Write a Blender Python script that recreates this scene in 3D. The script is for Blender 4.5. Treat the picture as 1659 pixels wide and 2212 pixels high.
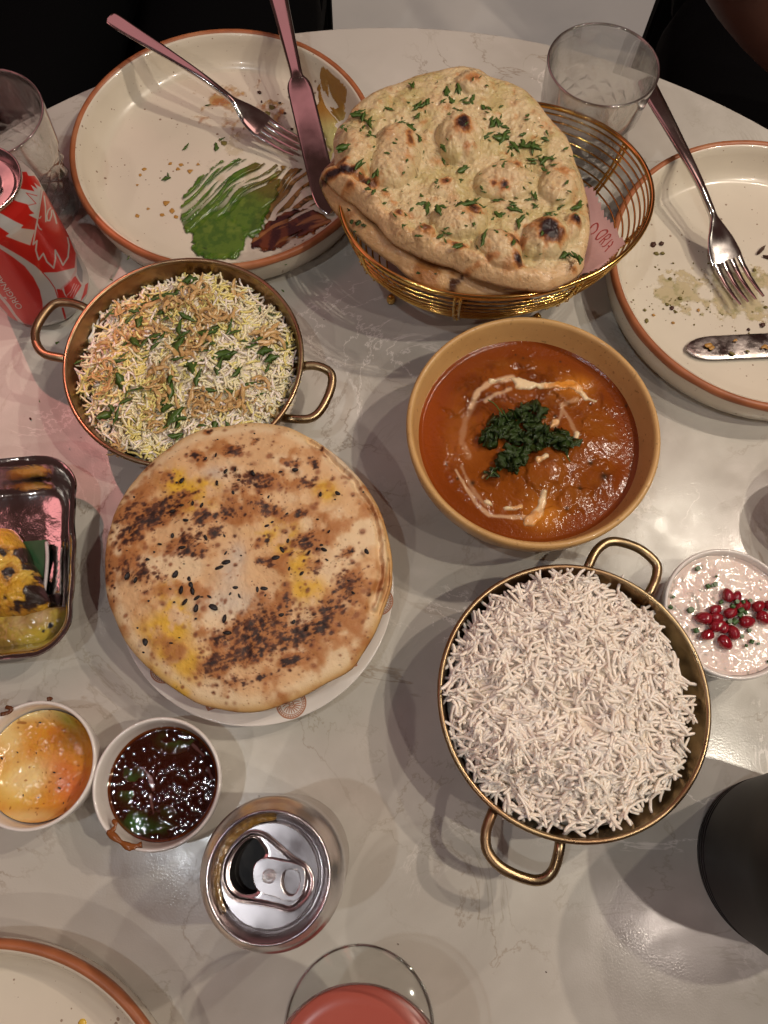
import bpy, bmesh, math, random
import numpy as np
from mathutils import Vector, Matrix
random.seed(7); RNG = np.random.default_rng(7)
scn = bpy.context.scene; COL = scn.collection
for o in list(bpy.data.objects): bpy.data.objects.remove(o)

# ------------------------------------------------------------------ camera
TILT, ROLL, FOC, CH = math.radians(19.5), math.radians(3.3), 1680.0, 0.488
_fw = np.array([0, math.sin(TILT), -math.cos(TILT)]); _u0 = np.array([0, math.cos(TILT), math.sin(TILT)]); _x = np.array([1., 0, 0])
_R = math.cos(ROLL)*_x + math.sin(ROLL)*_u0; _U = -math.sin(ROLL)*_x + math.cos(ROLL)*_u0; _C = np.array([0, 0, CH])
cd = bpy.data.cameras.new('camera'); cam = bpy.data.objects.new('camera', cd); COL.objects.link(cam)
cd.sensor_fit = 'VERTICAL'; cd.sensor_height = 24; cd.lens = 24*FOC/2212; cd.clip_start = 0.01; cd.clip_end = 50
cam.matrix_world = Matrix(((_R[0], _U[0], -_fw[0], 0), (_R[1], _U[1], -_fw[1], 0), (_R[2], _U[2], -_fw[2], CH), (0, 0, 0, 1)))
scn.camera = cam
def ray(u, v):
    d = _fw + _R*((u-829.5)/FOC) + _U*((1106-v)/FOC); return d/np.linalg.norm(d)
def at(u, v, z=0.0):
    d = ray(u, v); return _C + d*(z-CH)/d[2]
S = 3024/1659
class Crop:                                  # a measured window of the photograph lying on a level plane
    def __init__(s, ox, oy, k, z): s.o = (ox, oy); s.k = k; s.z = z
    def w(s, x, y, z=None): return at((s.o[0]+x*s.k)/S, (s.o[1]+y*s.k)/S, s.z if z is None else z)
    def ray(s, x, y): return ray((s.o[0]+x*s.k)/S, (s.o[1]+y*s.k)/S)
    def inv(s, X, Y, Z=None):
        Z = s.z if Z is None else Z
        d = np.stack([X, Y, np.zeros_like(X)+Z-CH], -1); w = d@_fw
        u = 829.5+FOC*(d@_R)/w; v = 1106-FOC*(d@_U)/w
        return (u*S-s.o[0])/s.k, (v*S-s.o[1])/s.k

# ------------------------------------------------------------------ world and lamps
w = bpy.data.worlds.new('World'); scn.world = w; w.use_nodes = True
w.node_tree.nodes['Background'].inputs[0].default_value = (0.052, 0.023, 0.019, 1)
w.node_tree.nodes['Background'].inputs[1].default_value = 1.0
def lamp(name, d, power, col, dist=1.75, rad=0.017, aim=(0.05, 0.15, 0)):
    l = bpy.data.lights.new(name, 'POINT'); l.energy = power; l.color = col; l.shadow_soft_size = rad
    o = bpy.data.objects.new(name, l); COL.objects.link(o)
    v = Vector(d).normalized()*dist; o.location = Vector(aim)+v; return o
WARM = (1, .90, .74)
lamp('ceiling_spot', (.40, .345, 1), 15, WARM, aim=(.19, .17, 0))
lamp('ceiling_spot', (-.21, -.08, 1), 15, (.92, .96, 1.0), aim=(-.10, -.04, 0))
lamp('ceiling_spot', (.52, -.12, 1), 33, (1, .90, .74), aim=(.09, .21, 0))
lamp('ceiling_spot', (.47, -.37, 1), 14, (1, .85, .74), aim=(.09, .21, 0))
lamp('ceiling_spot', (.67, .43, 1), 33, (1, .84, .70), aim=(.10, .0, 0))
lamp('ceiling_spot', (-.25, -.68, 1), 13, (1, .88, .78), aim=(-.12, 0, 0))
def area(name, loc, tgt, sx, sy, power, col):
    l = bpy.data.lights.new(name, 'AREA'); l.shape = 'RECTANGLE'; l.size = sx; l.size_y = sy; l.energy = power; l.color = col
    o = bpy.data.objects.new(name, l); COL.objects.link(o); o.location = loc
    o.rotation_euler = (Vector(tgt)-Vector(loc)).to_track_quat('-Z', 'Y').to_euler(); return o
area('pink_fill_panel', (.68, .98, 1.85), (.1, .2, 0), .34, .40, .8, (1, .52, .46))  # added area fills standing in for a pink-lit ceiling and its reflections
area('pink_fill_panel', (-.45, 1.45, 1.55), (-.1, .4, 0), 1.5, 1.1, 2.9, (1, .40, .42))
area('pink_fill_panel', (-1.1, .25, 1.0), (-.2, .2, 0), 0.5, .5, 1.2, (1, .36, .36))
def spot(name, loc, tgt, power, col, size, blend=.5, rad=.03):
    l = bpy.data.lights.new(name, 'SPOT'); l.energy = power; l.color = col; l.spot_size = math.radians(size); l.spot_blend = blend; l.shadow_soft_size = rad
    o = bpy.data.objects.new(name, l); COL.objects.link(o); o.location = loc; o.rotation_euler = (Vector(tgt)-Vector(loc)).to_track_quat('-Z', 'Y').to_euler()
spot('floor_fill_spot', (.25, 1.95, 1.4), (.2, 1.75, -.73), 75, (1, .95, .88), 42)  # added fill that brightens the floor alone, no such lamp is seen
spot('pink_patch_spot', (-.76, 1.10, 1.6), tuple(at(0, 800)), 62, (1, .36, .32), 8.5, .3, .008)  # added to throw the pink patch at the left, real source unknown
scn.view_settings.view_transform = 'Standard'; scn.view_settings.look = 'None'; scn.view_settings.exposure = -0.15; scn.view_settings.gamma = 1
scn.cycles.use_denoising = True; scn.cycles.max_bounces = 10; scn.cycles.transparent_max_bounces = 24
scn.cycles.caustics_reflective = False; scn.cycles.caustics_refractive = False

# ------------------------------------------------------------------ numpy noise
def _h(ix, iy, seed):
    n = (ix.astype(np.int64)*374761393 + iy.astype(np.int64)*668265263 + seed*1442695041) & 0xffffffff
    n = ((n ^ (n >> 13))*1274126177) & 0xffffffff
    return ((n ^ (n >> 16)) & 0xffff)/65535.0
def vn(x, y, seed=0):
    ix = np.floor(x); iy = np.floor(y); fx = x-ix; fy = y-iy; fx = fx*fx*(3-2*fx); fy = fy*fy*(3-2*fy)
    a = _h(ix, iy, seed); b = _h(ix+1, iy, seed); c = _h(ix, iy+1, seed); d = _h(ix+1, iy+1, seed)
    return (a*(1-fx)+b*fx)*(1-fy)+(c*(1-fx)+d*fx)*fy
def fbm(x, y, f=1, o=4, seed=0):
    x = np.asarray(x, float); y = np.asarray(y, float); s = 0; a = .5; t = 0
    for i in range(o):
        s = s+a*vn(x*f+17.3*i, y*f-9.1*i, seed+i); t += a; a *= .5; f *= 2.03
    return s/t
def sm(x, a, b):
    t = np.clip((x-a)/(b-a), 0, 1); return t*t*(3-2*t)
def mixc(c, d, m): m = np.clip(m, 0, 1)[..., None]; return c*(1-m)+np.array(d)*m
def inpoly(x, y, P):
    r = np.zeros(np.shape(x), bool); n = len(P)
    for i in range(n):
        x1, y1 = P[i]; x2, y2 = P[(i+1) % n]
        if y1 == y2: continue
        c = ((y1 > y) != (y2 > y)) & (x < (x2-x1)*(y-y1)/(y2-y1)+x1); r ^= c
    return r
def dpoly(x, y, P, closed=True, W=None):    # distance to a polyline (minus a half width W per vertex)
    d = np.full(np.shape(x), 1e9); n = len(P)
    for i in range(n if closed else n-1):
        x1, y1 = P[i]; x2, y2 = P[(i+1) % n]; L = (x2-x1)**2+(y2-y1)**2+1e-12
        t = np.clip(((x-x1)*(x2-x1)+(y-y1)*(y2-y1))/L, 0, 1); q = np.hypot(x-x1-t*(x2-x1), y-y1-t*(y2-y1))
        if W is not None: q = q-(W[i]*(1-t)+W[(i+1) % n]*t)
        d = np.minimum(d, q)
    return d
def sdf(x, y, P): return np.where(inpoly(x, y, P), -1, 1)*dpoly(x, y, P)
def gs(x, y, cx, cy, rx, ry=None, ang=0):
    ry = ry or rx; a = math.radians(ang); dx = x-cx; dy = y-cy
    p = dx*math.cos(a)+dy*math.sin(a); q = -dx*math.sin(a)+dy*math.cos(a); return np.exp(-(p/rx)**2-(q/ry)**2)

def spotmap(n, dens, rmin, rmax, seed, w=1700, ang=-24, el=1.6):     # scattered small scorch spots, denser where dens() is high
    rg = np.random.default_rng(seed); g = np.zeros((w, w), np.float32); k = 0; xs = rg.uniform(0, w, n*6); ys = rg.uniform(0, w, n*6); d = dens(xs, ys); u = rg.random(n*6)
    for x, y in zip(xs[u < d][:n], ys[u < d][:n]):
        r = rmin+(rmax-rmin)*rg.random()**3; e = rg.uniform(1, el); a = math.radians(ang+rg.normal(0, 25)); R = int(r*e*2.2)+2; x0 = int(x); y0 = int(y)
        if x0 < R or y0 < R or x0 >= w-R or y0 >= w-R: continue
        yy, xx = np.mgrid[-R:R+1, -R:R+1]; p = xx*math.cos(a)+yy*math.sin(a); q = -xx*math.sin(a)+yy*math.cos(a)
        b = np.exp(-((p/(r*e))**2+(q/r)**2)**1.6)*rg.uniform(.5, 1); v = g[x0-R:x0+R+1, y0-R:y0+R+1]; np.maximum(v, b.T, out=v)
    def f(x, y):
        x = np.clip(x, 0, w-2.001); y = np.clip(y, 0, w-2.001); i = x.astype(int); j = y.astype(int); fx = x-i; fy = y-j
        return (g[i, j]*(1-fx)+g[i+1, j]*fx)*(1-fy)+(g[i, j+1]*(1-fx)+g[i+1, j+1]*fx)*fy
    return f
# ------------------------------------------------------------------ objects
def thing(name, label, cat, loc=(0, 0, 0), group=None, rz=0):
    o = bpy.data.objects.new(name, None); COL.objects.link(o); o.empty_display_size = .01
    o.location = loc; o.rotation_euler = (0, 0, rz); o['label'] = label; o['category'] = cat
    if group: o['group'] = group
    return o
def smooth(me, ang=None):
    me.polygons.foreach_set('use_smooth', [True]*len(me.polygons))
    if ang:
        try: me.set_sharp_from_angle(angle=math.radians(ang))
        except Exception: pass
def mkmesh(name, V, F, mats, sm_=True, col=None, mi=None, ang=None):
    me = bpy.data.meshes.new(name); V = np.asarray(V, float)
    if isinstance(F, np.ndarray):
        k = F.shape[1]; me.vertices.add(len(V)); me.vertices.foreach_set('co', V.ravel())
        me.loops.add(F.size); me.loops.foreach_set('vertex_index', F.ravel().astype(np.int32))
        me.polygons.add(len(F)); me.polygons.foreach_set('loop_start', np.arange(len(F), dtype=np.int32)*k)
        me.update(calc_edges=True)
    else:
        me.from_pydata([tuple(v) for v in V], [], [tuple(f) for f in F]); me.update()
    for m in (mats if isinstance(mats, (list, tuple)) else [mats]): me.materials.append(m)
    if mi is not None: me.polygons.foreach_set('material_index', np.asarray(mi, np.int32))
    if col is not None:
        a = me.color_attributes.new('Col', 'FLOAT_COLOR', 'POINT')
        c = np.clip(col, 0, 1) if np.shape(col)[1] == 4 else np.c_[np.clip(col, 0, 1), np.ones(len(V))]; a.data.foreach_set('color', c.ravel())
    if sm_: smooth(me, ang)
    return me
def link(name, me, parent=None, loc=None, label=None):
    o = bpy.data.objects.new(name, me); COL.objects.link(o)
    if parent is not None: o.parent = parent
    if loc is not None: o.location = loc
    if label: o['label'] = label
    return o
def tag(o, label, cat, group=None):
    o['label'] = label; o['category'] = cat
    if group: o['group'] = group
    return o
def lathe(prof, n=96):
    P = np.array(prof, float); m = len(P); a = np.linspace(0, 2*math.pi, n, endpoint=False)
    V = np.stack([P[:, None, 0]*np.cos(a), P[:, None, 0]*np.sin(a), np.repeat(P[:, 1:2], n, 1)], -1).reshape(-1, 3)
    i, j = np.meshgrid(np.arange(m-1), np.arange(n), indexing='ij'); j2 = (j+1) % n
    F = np.stack([i*n+j, i*n+j2, (i+1)*n+j2, (i+1)*n+j], -1).reshape(-1, 4); return V, F
def spl(P, k=8, closed=False):              # Catmull-Rom through points
    P = np.array(P, float); n = len(P); out = []
    for i in range(n if closed else n-1):
        p0, p1, p2, p3 = (P[(i-1) % n] if closed or i else P[0]*2-P[1]), P[i], P[(i+1) % n], (P[(i+2) % n] if closed or i+2 < n else P[-1]*2-P[-2])
        for t in np.arange(k)/k:
            out.append(.5*((2*p1)+(p2-p0)*t+(2*p0-5*p1+4*p2-p3)*t*t+(3*p1-p0-3*p2+p3)*t**3))
    if not closed: out.append(P[-1])
    return np.array(out)
def tube(P, r, n=8, closed=False, flat=1.0):
    P = np.array(P, float); m = len(P); r = np.broadcast_to(np.array(r, float), (m,))
    T = np.roll(P, -1, 0)-np.roll(P, 1, 0) if closed else np.gradient(P, axis=0)
    T /= np.linalg.norm(T, axis=1)[:, None]+1e-12
    up = np.array([0, 0, 1.]); N = []
    prev = np.cross(T[0], up); prev = prev if np.linalg.norm(prev) > .1 else np.cross(T[0], [1., 0, 0]); prev /= np.linalg.norm(prev)
    for t in T:
        prev = prev-t*(prev@t); prev /= np.linalg.norm(prev)+1e-12; N.append(prev)
    N = np.array(N); B = np.cross(T, N); a = np.arange(n)*2*math.pi/n
    V = (P[:, None]+r[:, None, None]*(np.cos(a)[None, :, None]*N[:, None]+flat*np.sin(a)[None, :, None]*B[:, None])).reshape(-1, 3)
    F = []
    for i in range(m if closed else m-1):
        for j in range(n):
            F.append((i*n+j, i*n+(j+1) % n, ((i+1) % m)*n+(j+1) % n, ((i+1) % m)*n+j))
    if not closed: F += [tuple(range(n))[::-1], tuple((m-1)*n+j for j in range(n))]
    return V, F
def join(parts):
    V = []; F = []; o = 0
    for v, f in parts: V.append(np.asarray(v)); F += [tuple(int(i)+o for i in q) for q in f]; o += len(v)
    return np.concatenate(V), F
def shell(c, rfun, nr, nt, top, bot=None, nb=8, edge=1.0):
    th = np.linspace(0, 2*math.pi, nt, endpoint=False); R = rfun(th)
    s = np.linspace(0, 1, nr+1)[1:]**edge; X = [np.array([c[0]])]; Y = [np.array([c[1]])]; SS = [np.array([0.])]; side = [np.zeros(1)]
    for q in s: X.append(c[0]+R*q*np.cos(th)); Y.append(c[1]+R*q*np.sin(th)); SS.append(np.full(nt, q)); side.append(np.zeros(nt))
    if bot is not None:
        for q in np.linspace(1, 0, nb+1)[1:-1]: X.append(c[0]+R*q*np.cos(th)); Y.append(c[1]+R*q*np.sin(th)); SS.append(np.full(nt, q)); side.append(np.ones(nt))
        X.append(np.array([c[0]])); Y.append(np.array([c[1]])); SS.append(np.zeros(1)); side.append(np.ones(1))
    X, Y, SS, side = map(np.concatenate, (X, Y, SS, side))
    Z = top(X, Y, SS)
    if bot is not None: Z = np.where(side > .5, bot(X, Y, SS), Z)
    F = [(0, 1+j, 1+(j+1) % nt) for j in range(nt)]; nring = nr+(nb-1 if bot is not None else 0)
    i, j = np.meshgrid(np.arange(nring-1), np.arange(nt), indexing='ij'); j2 = (j+1) % nt
    Q = np.stack([1+i*nt+j, 1+(i+1)*nt+j, 1+(i+1)*nt+j2, 1+i*nt+j2], -1).reshape(-1, 4)
    F += [tuple(q) for q in Q.tolist()]
    if bot is not None:
        l = len(X)-1; b = 1+(nring-1)*nt; F += [(l, b+(j+1) % nt, b+j) for j in range(nt)]
    return np.stack([X, Y, Z], -1), F, side
def outline(pts, c, z, crop):               # star-shaped outline from measured points
    W = np.array([crop.w(x, y)[:2] for x, y in pts]); a = np.arctan2(W[:, 1]-c[1], W[:, 0]-c[0]); r = np.hypot(*(W-np.array(c[:2])).T)
    k = np.argsort(a); a = a[k]; r = r[k]; A = np.concatenate([a-2*math.pi, a, a+2*math.pi]); Rr = np.tile(r, 3)
    tt = np.linspace(-math.pi, math.pi, 721)[:-1]; f = np.interp(tt, A, Rr)
    ker = np.hanning(13); ker /= ker.sum(); f = np.convolve(np.tile(f, 3), ker, 'same')[720:1440]
    return lambda th: np.interp((np.asarray(th)+math.pi) % (2*math.pi)-math.pi, np.append(tt, math.pi), np.append(f, f[0]))
def layer(x0, x1, y0, y1, res, hfun, cfun, base, minh=0.0):  # a film or smear lying on a surface, with real thickness
    nx = int((x1-x0)/res)+1; ny = int((y1-y0)/res)+1
    X, Y = np.meshgrid(np.linspace(x0, x1, nx), np.linspace(y0, y1, ny), indexing='ij'); H = hfun(X, Y)
    keep = H > minh; cell = keep[:-1, :-1] | keep[1:, :-1] | keep[:-1, 1:] | keep[1:, 1:]
    idx = np.arange(nx*ny).reshape(nx, ny); i, j = np.nonzero(cell)
    F = np.stack([idx[i, j], idx[i+1, j], idx[i+1, j+1], idx[i, j+1]], -1)
    Z = (base(X, Y) if callable(base) else base)+np.where(keep, H, -.0004)
    V = np.stack([X, Y, Z], -1).reshape(-1, 3); C = cfun(X, Y); C = C.reshape(-1, C.shape[-1])
    u, invv = np.unique(F, return_inverse=True); return V[u], invv.reshape(F.shape), C[u]

# ------------------------------------------------------------------ materials
def pm(name, base=(.8, .8, .8), rough=.5, metal=0, attr=False, noise=(), bump=None, spec=.5, coat=0, sss=0, trans=0, ior=1.45, rnoise=None, emis=None, sub=None, sssc=.003):
    m = bpy.data.materials.new(name); m.use_nodes = True; N = m.node_tree.nodes; L = m.node_tree.links
    b = N['Principled BSDF']; I = b.inputs; I['Roughness'].default_value = rough; I['Metallic'].default_value = metal
    I['Specular IOR Level'].default_value = spec; I['Coat Weight'].default_value = coat; I['Coat Roughness'].default_value = .08
    I['Transmission Weight'].default_value = trans; I['IOR'].default_value = ior
    if sss: I['Subsurface Weight'].default_value = sss; I['Subsurface Radius'].default_value = sub or (1, .6, .4); I['Subsurface Scale'].default_value = sssc
    tc = N.new('ShaderNodeTexCoord'); cur = None
    if attr: a = N.new('ShaderNodeVertexColor'); a.layer_name = 'Col'; cur = a.outputs[0]
    else: a = N.new('ShaderNodeRGB'); a.outputs[0].default_value = (*base, 1); cur = a.outputs[0]
    for (sc, col, lo, hi, amt) in noise:
        n = N.new('ShaderNodeTexNoise'); n.inputs['Scale'].default_value = sc; n.inputs['Detail'].default_value = 6; L.new(tc.outputs['Object'], n.inputs['Vector'])
        r = N.new('ShaderNodeMapRange'); r.inputs[1].default_value = lo; r.inputs[2].default_value = hi; r.inputs[4].default_value = amt; L.new(n.outputs['Fac'], r.inputs[0])
        x = N.new('ShaderNodeMix'); x.data_type = 'RGBA'; L.new(r.outputs[0], x.inputs[0]); L.new(cur, x.inputs[6]); x.inputs[7].default_value = (*col, 1); cur = x.outputs[2]
    L.new(cur, I['Base Color'])
    if bump:
        prev = None
        for (sc, st, ds) in bump:
            n = N.new('ShaderNodeTexNoise'); n.inputs['Scale'].default_value = sc; n.inputs['Detail'].default_value = 5 if rough > .15 else 1.5; L.new(tc.outputs['Object'], n.inputs['Vector'])
            q = N.new('ShaderNodeBump'); q.inputs['Strength'].default_value = st; q.inputs['Distance'].default_value = ds; L.new(n.outputs['Fac'], q.inputs['Height'])
            if prev: L.new(prev, q.inputs['Normal'])
            prev = q.outputs[0]
        L.new(prev, I['Normal'])
    if rnoise:
        n = N.new('ShaderNodeTexNoise'); n.inputs['Scale'].default_value = rnoise[0]; n.inputs['Detail'].default_value = 5; L.new(tc.outputs['Object'], n.inputs['Vector'])
        r = N.new('ShaderNodeMapRange'); r.inputs[1].default_value = .35; r.inputs[2].default_value = .65; r.inputs[3].default_value = rnoise[1]; r.inputs[4].default_value = rnoise[2]
        L.new(n.outputs['Fac'], r.inputs[0]); L.new(r.outputs[0], I['Roughness'])
    return m
def glassmat(name, tint=(1, 1, 1), refr=0.35, ior=1.5, off=.04, mul=.85, pw_=2.6):
    m = bpy.data.materials.new(name); m.use_nodes = True; N = m.node_tree.nodes; L = m.node_tree.links
    out = N['Material Output']; N.remove(N['Principled BSDF'])
    t = N.new('ShaderNodeBsdfTransparent'); t.inputs[0].default_value = (*tint, 1)
    g = N.new('ShaderNodeBsdfGlass'); g.inputs['IOR'].default_value = ior; g.inputs['Roughness'].default_value = .0; g.inputs[0].default_value = (*tint, 1)
    mx = N.new('ShaderNodeMixShader'); mx.inputs[0].default_value = refr; L.new(t.outputs[0], mx.inputs[1]); L.new(g.outputs[0], mx.inputs[2])
    gl = N.new('ShaderNodeBsdfGlossy'); gl.inputs['Roughness'].default_value = .05
    lw = N.new('ShaderNodeLayerWeight'); lw.inputs[0].default_value = .5; pw = N.new('ShaderNodeMath'); pw.operation = 'POWER'; L.new(lw.outputs['Facing'], pw.inputs[0]); pw.inputs[1].default_value = pw_; fr = N.new('ShaderNodeMath'); fr.operation = 'MULTIPLY_ADD'; L.new(pw.outputs[0], fr.inputs[0]); fr.inputs[1].default_value = mul; fr.inputs[2].default_value = off
    m2 = N.new('ShaderNodeMixShader'); L.new(fr.outputs[0], m2.inputs[0]); L.new(mx.outputs[0], m2.inputs[1]); L.new(gl.outputs[0], m2.inputs[2]); L.new(m2.outputs[0], out.inputs[0])
    return m
def speck(name, base, dots, rough=.25, coat=.3):
    m = pm(name, base, rough, noise=[(14, tuple(c*.88 for c in base), .4, .7, .7)], coat=coat); N = m.node_tree.nodes; L = m.node_tree.links
    b = N['Principled BSDF']; src = b.inputs['Base Color'].links[0].from_socket; tc = [n for n in N if n.type == 'TEX_COORD'][0]
    for sc, th, col in dots:
        v = N.new('ShaderNodeTexVoronoi'); v.inputs['Scale'].default_value = sc; L.new(tc.outputs['Object'], v.inputs['Vector'])
        n = N.new('ShaderNodeTexNoise'); n.inputs['Scale'].default_value = sc*.6; L.new(tc.outputs['Object'], n.inputs['Vector'])
        a = N.new('ShaderNodeMath'); a.operation = 'MULTIPLY'; L.new(n.outputs['Fac'], a.inputs[0]); a.inputs[1].default_value = th*2
        c = N.new('ShaderNodeMath'); c.operation = 'LESS_THAN'; L.new(v.outputs['Distance'], c.inputs[0])
        d = N.new('ShaderNodeMath'); d.operation = 'SUBTRACT'; L.new(a.outputs[0], d.inputs[0]); d.inputs[1].default_value = th*.62; L.new(d.outputs[0], c.inputs[1])
        x = N.new('ShaderNodeMix'); x.data_type = 'RGBA'; L.new(c.outputs[0], x.inputs[0]); L.new(src, x.inputs[6]); x.inputs[7].default_value = (*col, 1); src = x.outputs[2]
    L.new(src, b.inputs['Base Color']); return m

# quartz table
def quartz():
    m = bpy.data.materials.new('quartz'); m.use_nodes = True; N = m.node_tree.nodes; L = m.node_tree.links; b = N['Principled BSDF']
    b.inputs['Specular IOR Level'].default_value = .36
    tc = N.new('ShaderNodeTexCoord')
    def noise(sc, det=6, dist=0, seed=0, rough=.55):
        mp = N.new('ShaderNodeMapping'); mp.inputs['Location'].default_value = (seed, seed*.7, 0); L.new(tc.outputs['Object'], mp.inputs[0])
        n = N.new('ShaderNodeTexNoise'); n.inputs['Scale'].default_value = sc; n.inputs['Detail'].default_value = det; n.inputs['Distortion'].default_value = dist; n.inputs['Roughness'].default_value = rough
        L.new(mp.outputs[0], n.inputs['Vector']); return n.outputs['Fac']
    def rng(s, lo, hi, a=0, c=1):
        r = N.new('ShaderNodeMapRange'); r.interpolation_type = 'SMOOTHSTEP'
        for i, v in zip((1, 2, 3, 4), (lo, hi, a, c)): r.inputs[i].default_value = v
        L.new(s, r.inputs[0]); return r.outputs[0]
    def math_(op, a, b_):
        q = N.new('ShaderNodeMath'); q.operation = op
        for i, v in enumerate((a, b_)):
            if isinstance(v, (int, float)): q.inputs[i].default_value = v
            else: L.new(v, q.inputs[i])
        return q.outputs[0]
    def mix(f, a, col):
        x = N.new('ShaderNodeMix'); x.data_type = 'RGBA'; L.new(f, x.inputs[0])
        if isinstance(a, tuple): x.inputs[6].default_value = (*a, 1)
        else: L.new(a, x.inputs[6])
        x.inputs[7].default_value = (*col, 1); return x.outputs[2]
    c = mix(rng(noise(5, 5, .6), .35, .68), (.565, .545, .49), (.43, .405, .36))
    c = mix(rng(noise(16, 6, .4, 3), .52, .75, 0, .45), c, (.68, .65, .60))
    def vein(sc, seed, wdt, msk_sc, lo, hi, dist=.8):
        v = math_('ABSOLUTE', math_('SUBTRACT', noise(sc, 8, dist, seed, .62), .5), 0)
        k = rng(v, 0, wdt, 1, 0); return math_('MULTIPLY', k, rng(noise(msk_sc, 3, 0, seed+5), lo, hi))
    c = mix(math_('MULTIPLY', vein(7, 2.2, .010, 7, .44, .62), .60), c, (.26, .20, .14))
    c = mix(math_('MULTIPLY', vein(11, 8.1, .014, 9, .48, .66, 1.4), .5), c, (.30, .26, .19))
    c = mix(math_('MULTIPLY', vein(8, 5.7, .009, 7, .50, .60, 1.2), .75), c, (.80, .76, .71))
    L.new(c, b.inputs['Base Color']); L.new(rng(noise(60, 4, 0, 9), .3, .7, .14, .25), b.inputs['Roughness'])
    bp = N.new('ShaderNodeBump'); bp.inputs['Strength'].default_value = .12; bp.inputs['Distance'].default_value = .0004; L.new(noise(900, 2, 0, 2), bp.inputs['Height']); L.new(bp.outputs[0], b.inputs['Normal'])
    return m
M_Q = quartz()
M_PLATE = speck('plate_glaze', (.66, .60, .49), [(150, .20, (.30, .22, .16)), (260, .16, (.40, .30, .22))])
M_RIM = pm('terracotta_rim', (.37, .125, .048), .42, noise=[(60, (.25, .08, .03), .4, .7, .8), (25, (.52, .26, .13), .55, .75, .5)], bump=[(200, .2, .0004)])
M_BOWL = pm('ochre_stoneware', (.56, .34, .13), .42, noise=[(40, (.42, .23, .075), .45, .75, .7), (400, (.25, .14, .05), .62, .72, .8)], bump=[(120, .1, .0005)], coat=.15)
M_WHITE = pm('white_porcelain', (.74, .70, .66), .18, coat=.4, noise=[(20, (.66, .62, .57), .4, .7, .5)])
M_BRASS = pm('aged_brass', (.36, .27, .155), .36, 1, noise=[(30, (.27, .14, .075), .42, .70, .8), (160, (.18, .12, .06), .55, .8, .6)], rnoise=(60, .26, .44), bump=[(260, .08, .0003)])
M_BRASSIN = pm('brass_inside', (.40, .29, .155), .33, 1, noise=[(22, (.24, .12, .05), .42, .70, .8), (120, (.18, .10, .05), .55, .8, .6)], rnoise=(50, .25, .45), bump=[(180, .1, .0003)])
M_GOLD = pm('gold_wire', (.83, .55, .16), .14, 1, noise=[(90, (.70, .38, .12), .45, .75, .6)])
M_STEEL = pm('polished_steel', (.60, .57, .55), .10, 1, rnoise=(40, .06, .18), bump=[(120, .03, .0003)])
M_STEELB = pm('stained_steel', (.40, .36, .34), .20, 1, rnoise=(60, .12, .45), bump=[(300, .3, .0006), (60, .2, .0008)])
M_TRAY = pm('tray_steel', (.66, .65, .64), .22, 1, rnoise=(30, .07, .22), bump=[(45, .35, .003), (160, .12, .0008)])
M_ALU = pm('can_aluminium', (.52, .48, .48), .15, 1, rnoise=(60, .16, .26))
M_CAN = pm('can_paint', attr=True, rough=.30, metal=.35, coat=.3)
M_BLK = pm('matte_black', (.010, .009, .009), .48, spec=.3, noise=[(90, (.015, .014, .013), .4, .7, .7)], bump=[(900, .1, .0002)])
M_RIMG = glassmat('glass_edge', (.93, .95, .94), .4, 1.45, .30, .7, 1.4); M_GLASS = glassmat('clear_glass', (.985, .99, .985), .32, 1.12, .06, 1.0, 2.0); M_GLASS2 = glassmat('thin_glass', (.985, .99, .985), 0.0, 1.3)
M_ATT = pm('food_matt', attr=True, rough=.62, bump=[(700, .25, .0006)], noise=[(300, (.25, .15, .06), .55, .8, .12)])
M_BREAD = pm('flatbread_crust', attr=True, rough=.60, bump=[(900, .35, .0006), (220, .3, .0009)], sss=.12)
M_NAAN = pm('naan_crust', attr=True, rough=.36, bump=[(380, .6, .0014), (1400, .3, .0005)], sss=.15, rnoise=(160, .08, .48))
M_WET = pm('wet_sauce', attr=True, rough=.15, bump=[(420, .35, .0007), (1300, .2, .0003)], spec=.32)
M_SAUCE = pm('sauce_film', attr=True, rough=.13, bump=[(600, .35, .0008)])
_n = M_SAUCE.node_tree; _v = [n for n in _n.nodes if n.type == 'VERTEX_COLOR'][0]; _n.links.new(_v.outputs['Alpha'], _n.nodes['Principled BSDF'].inputs['Alpha'])
M_CREAM = pm('cream', attr=True, rough=.2, bump=[(420, .2, .0004)], sss=.2)
_n = M_CREAM.node_tree; _v = [n for n in _n.nodes if n.type == 'VERTEX_COLOR'][0]; _n.links.new(_v.outputs['Alpha'], _n.nodes['Principled BSDF'].inputs['Alpha'])
M_LEAF = pm('coriander_leaf', (.055, .110, .018), .36, noise=[(200, (.10, .18, .03), .45, .7, .8), (90, (.015, .045, .012), .5, .75, .7)])
M_LEAFD = pm('dark_crisp_leaf', (.028, .052, .010), .28, noise=[(150, (.035, .08, .02), .5, .75, .8)], bump=[(400, .5, .0008)])
M_RICE = pm('white_rice', (.93, .84, .75), .32, sss=.5, sub=(1, .88, .78), sssc=.0012, noise=[(80, (.80, .69, .56), .4, .7, .5)])
M_RICEP = pm('pilau_rice', (.86, .79, .54), .36, sss=.5, sub=(1, .88, .7), sssc=.0012, noise=[(80, (.78, .70, .44), .4, .7, .6)])
M_RICEY = pm('saffron_rice', (.82, .71, .27), .42, sss=.25, sub=(1, .7, .3))
M_UNDER = pm('rice_shade', (.84, .75, .63), .7, bump=[(250, .8, .003)])
M_ONION = pm('fried_onion', (.62, .41, .17), .28, sss=.2, noise=[(120, (.36, .16, .055), .46, .68, .85), (60, (.68, .47, .25), .5, .75, .6)])
M_SEED = pm('black_seed', (.010, .008, .010), .45, bump=[(900, .4, .0003)])
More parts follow.
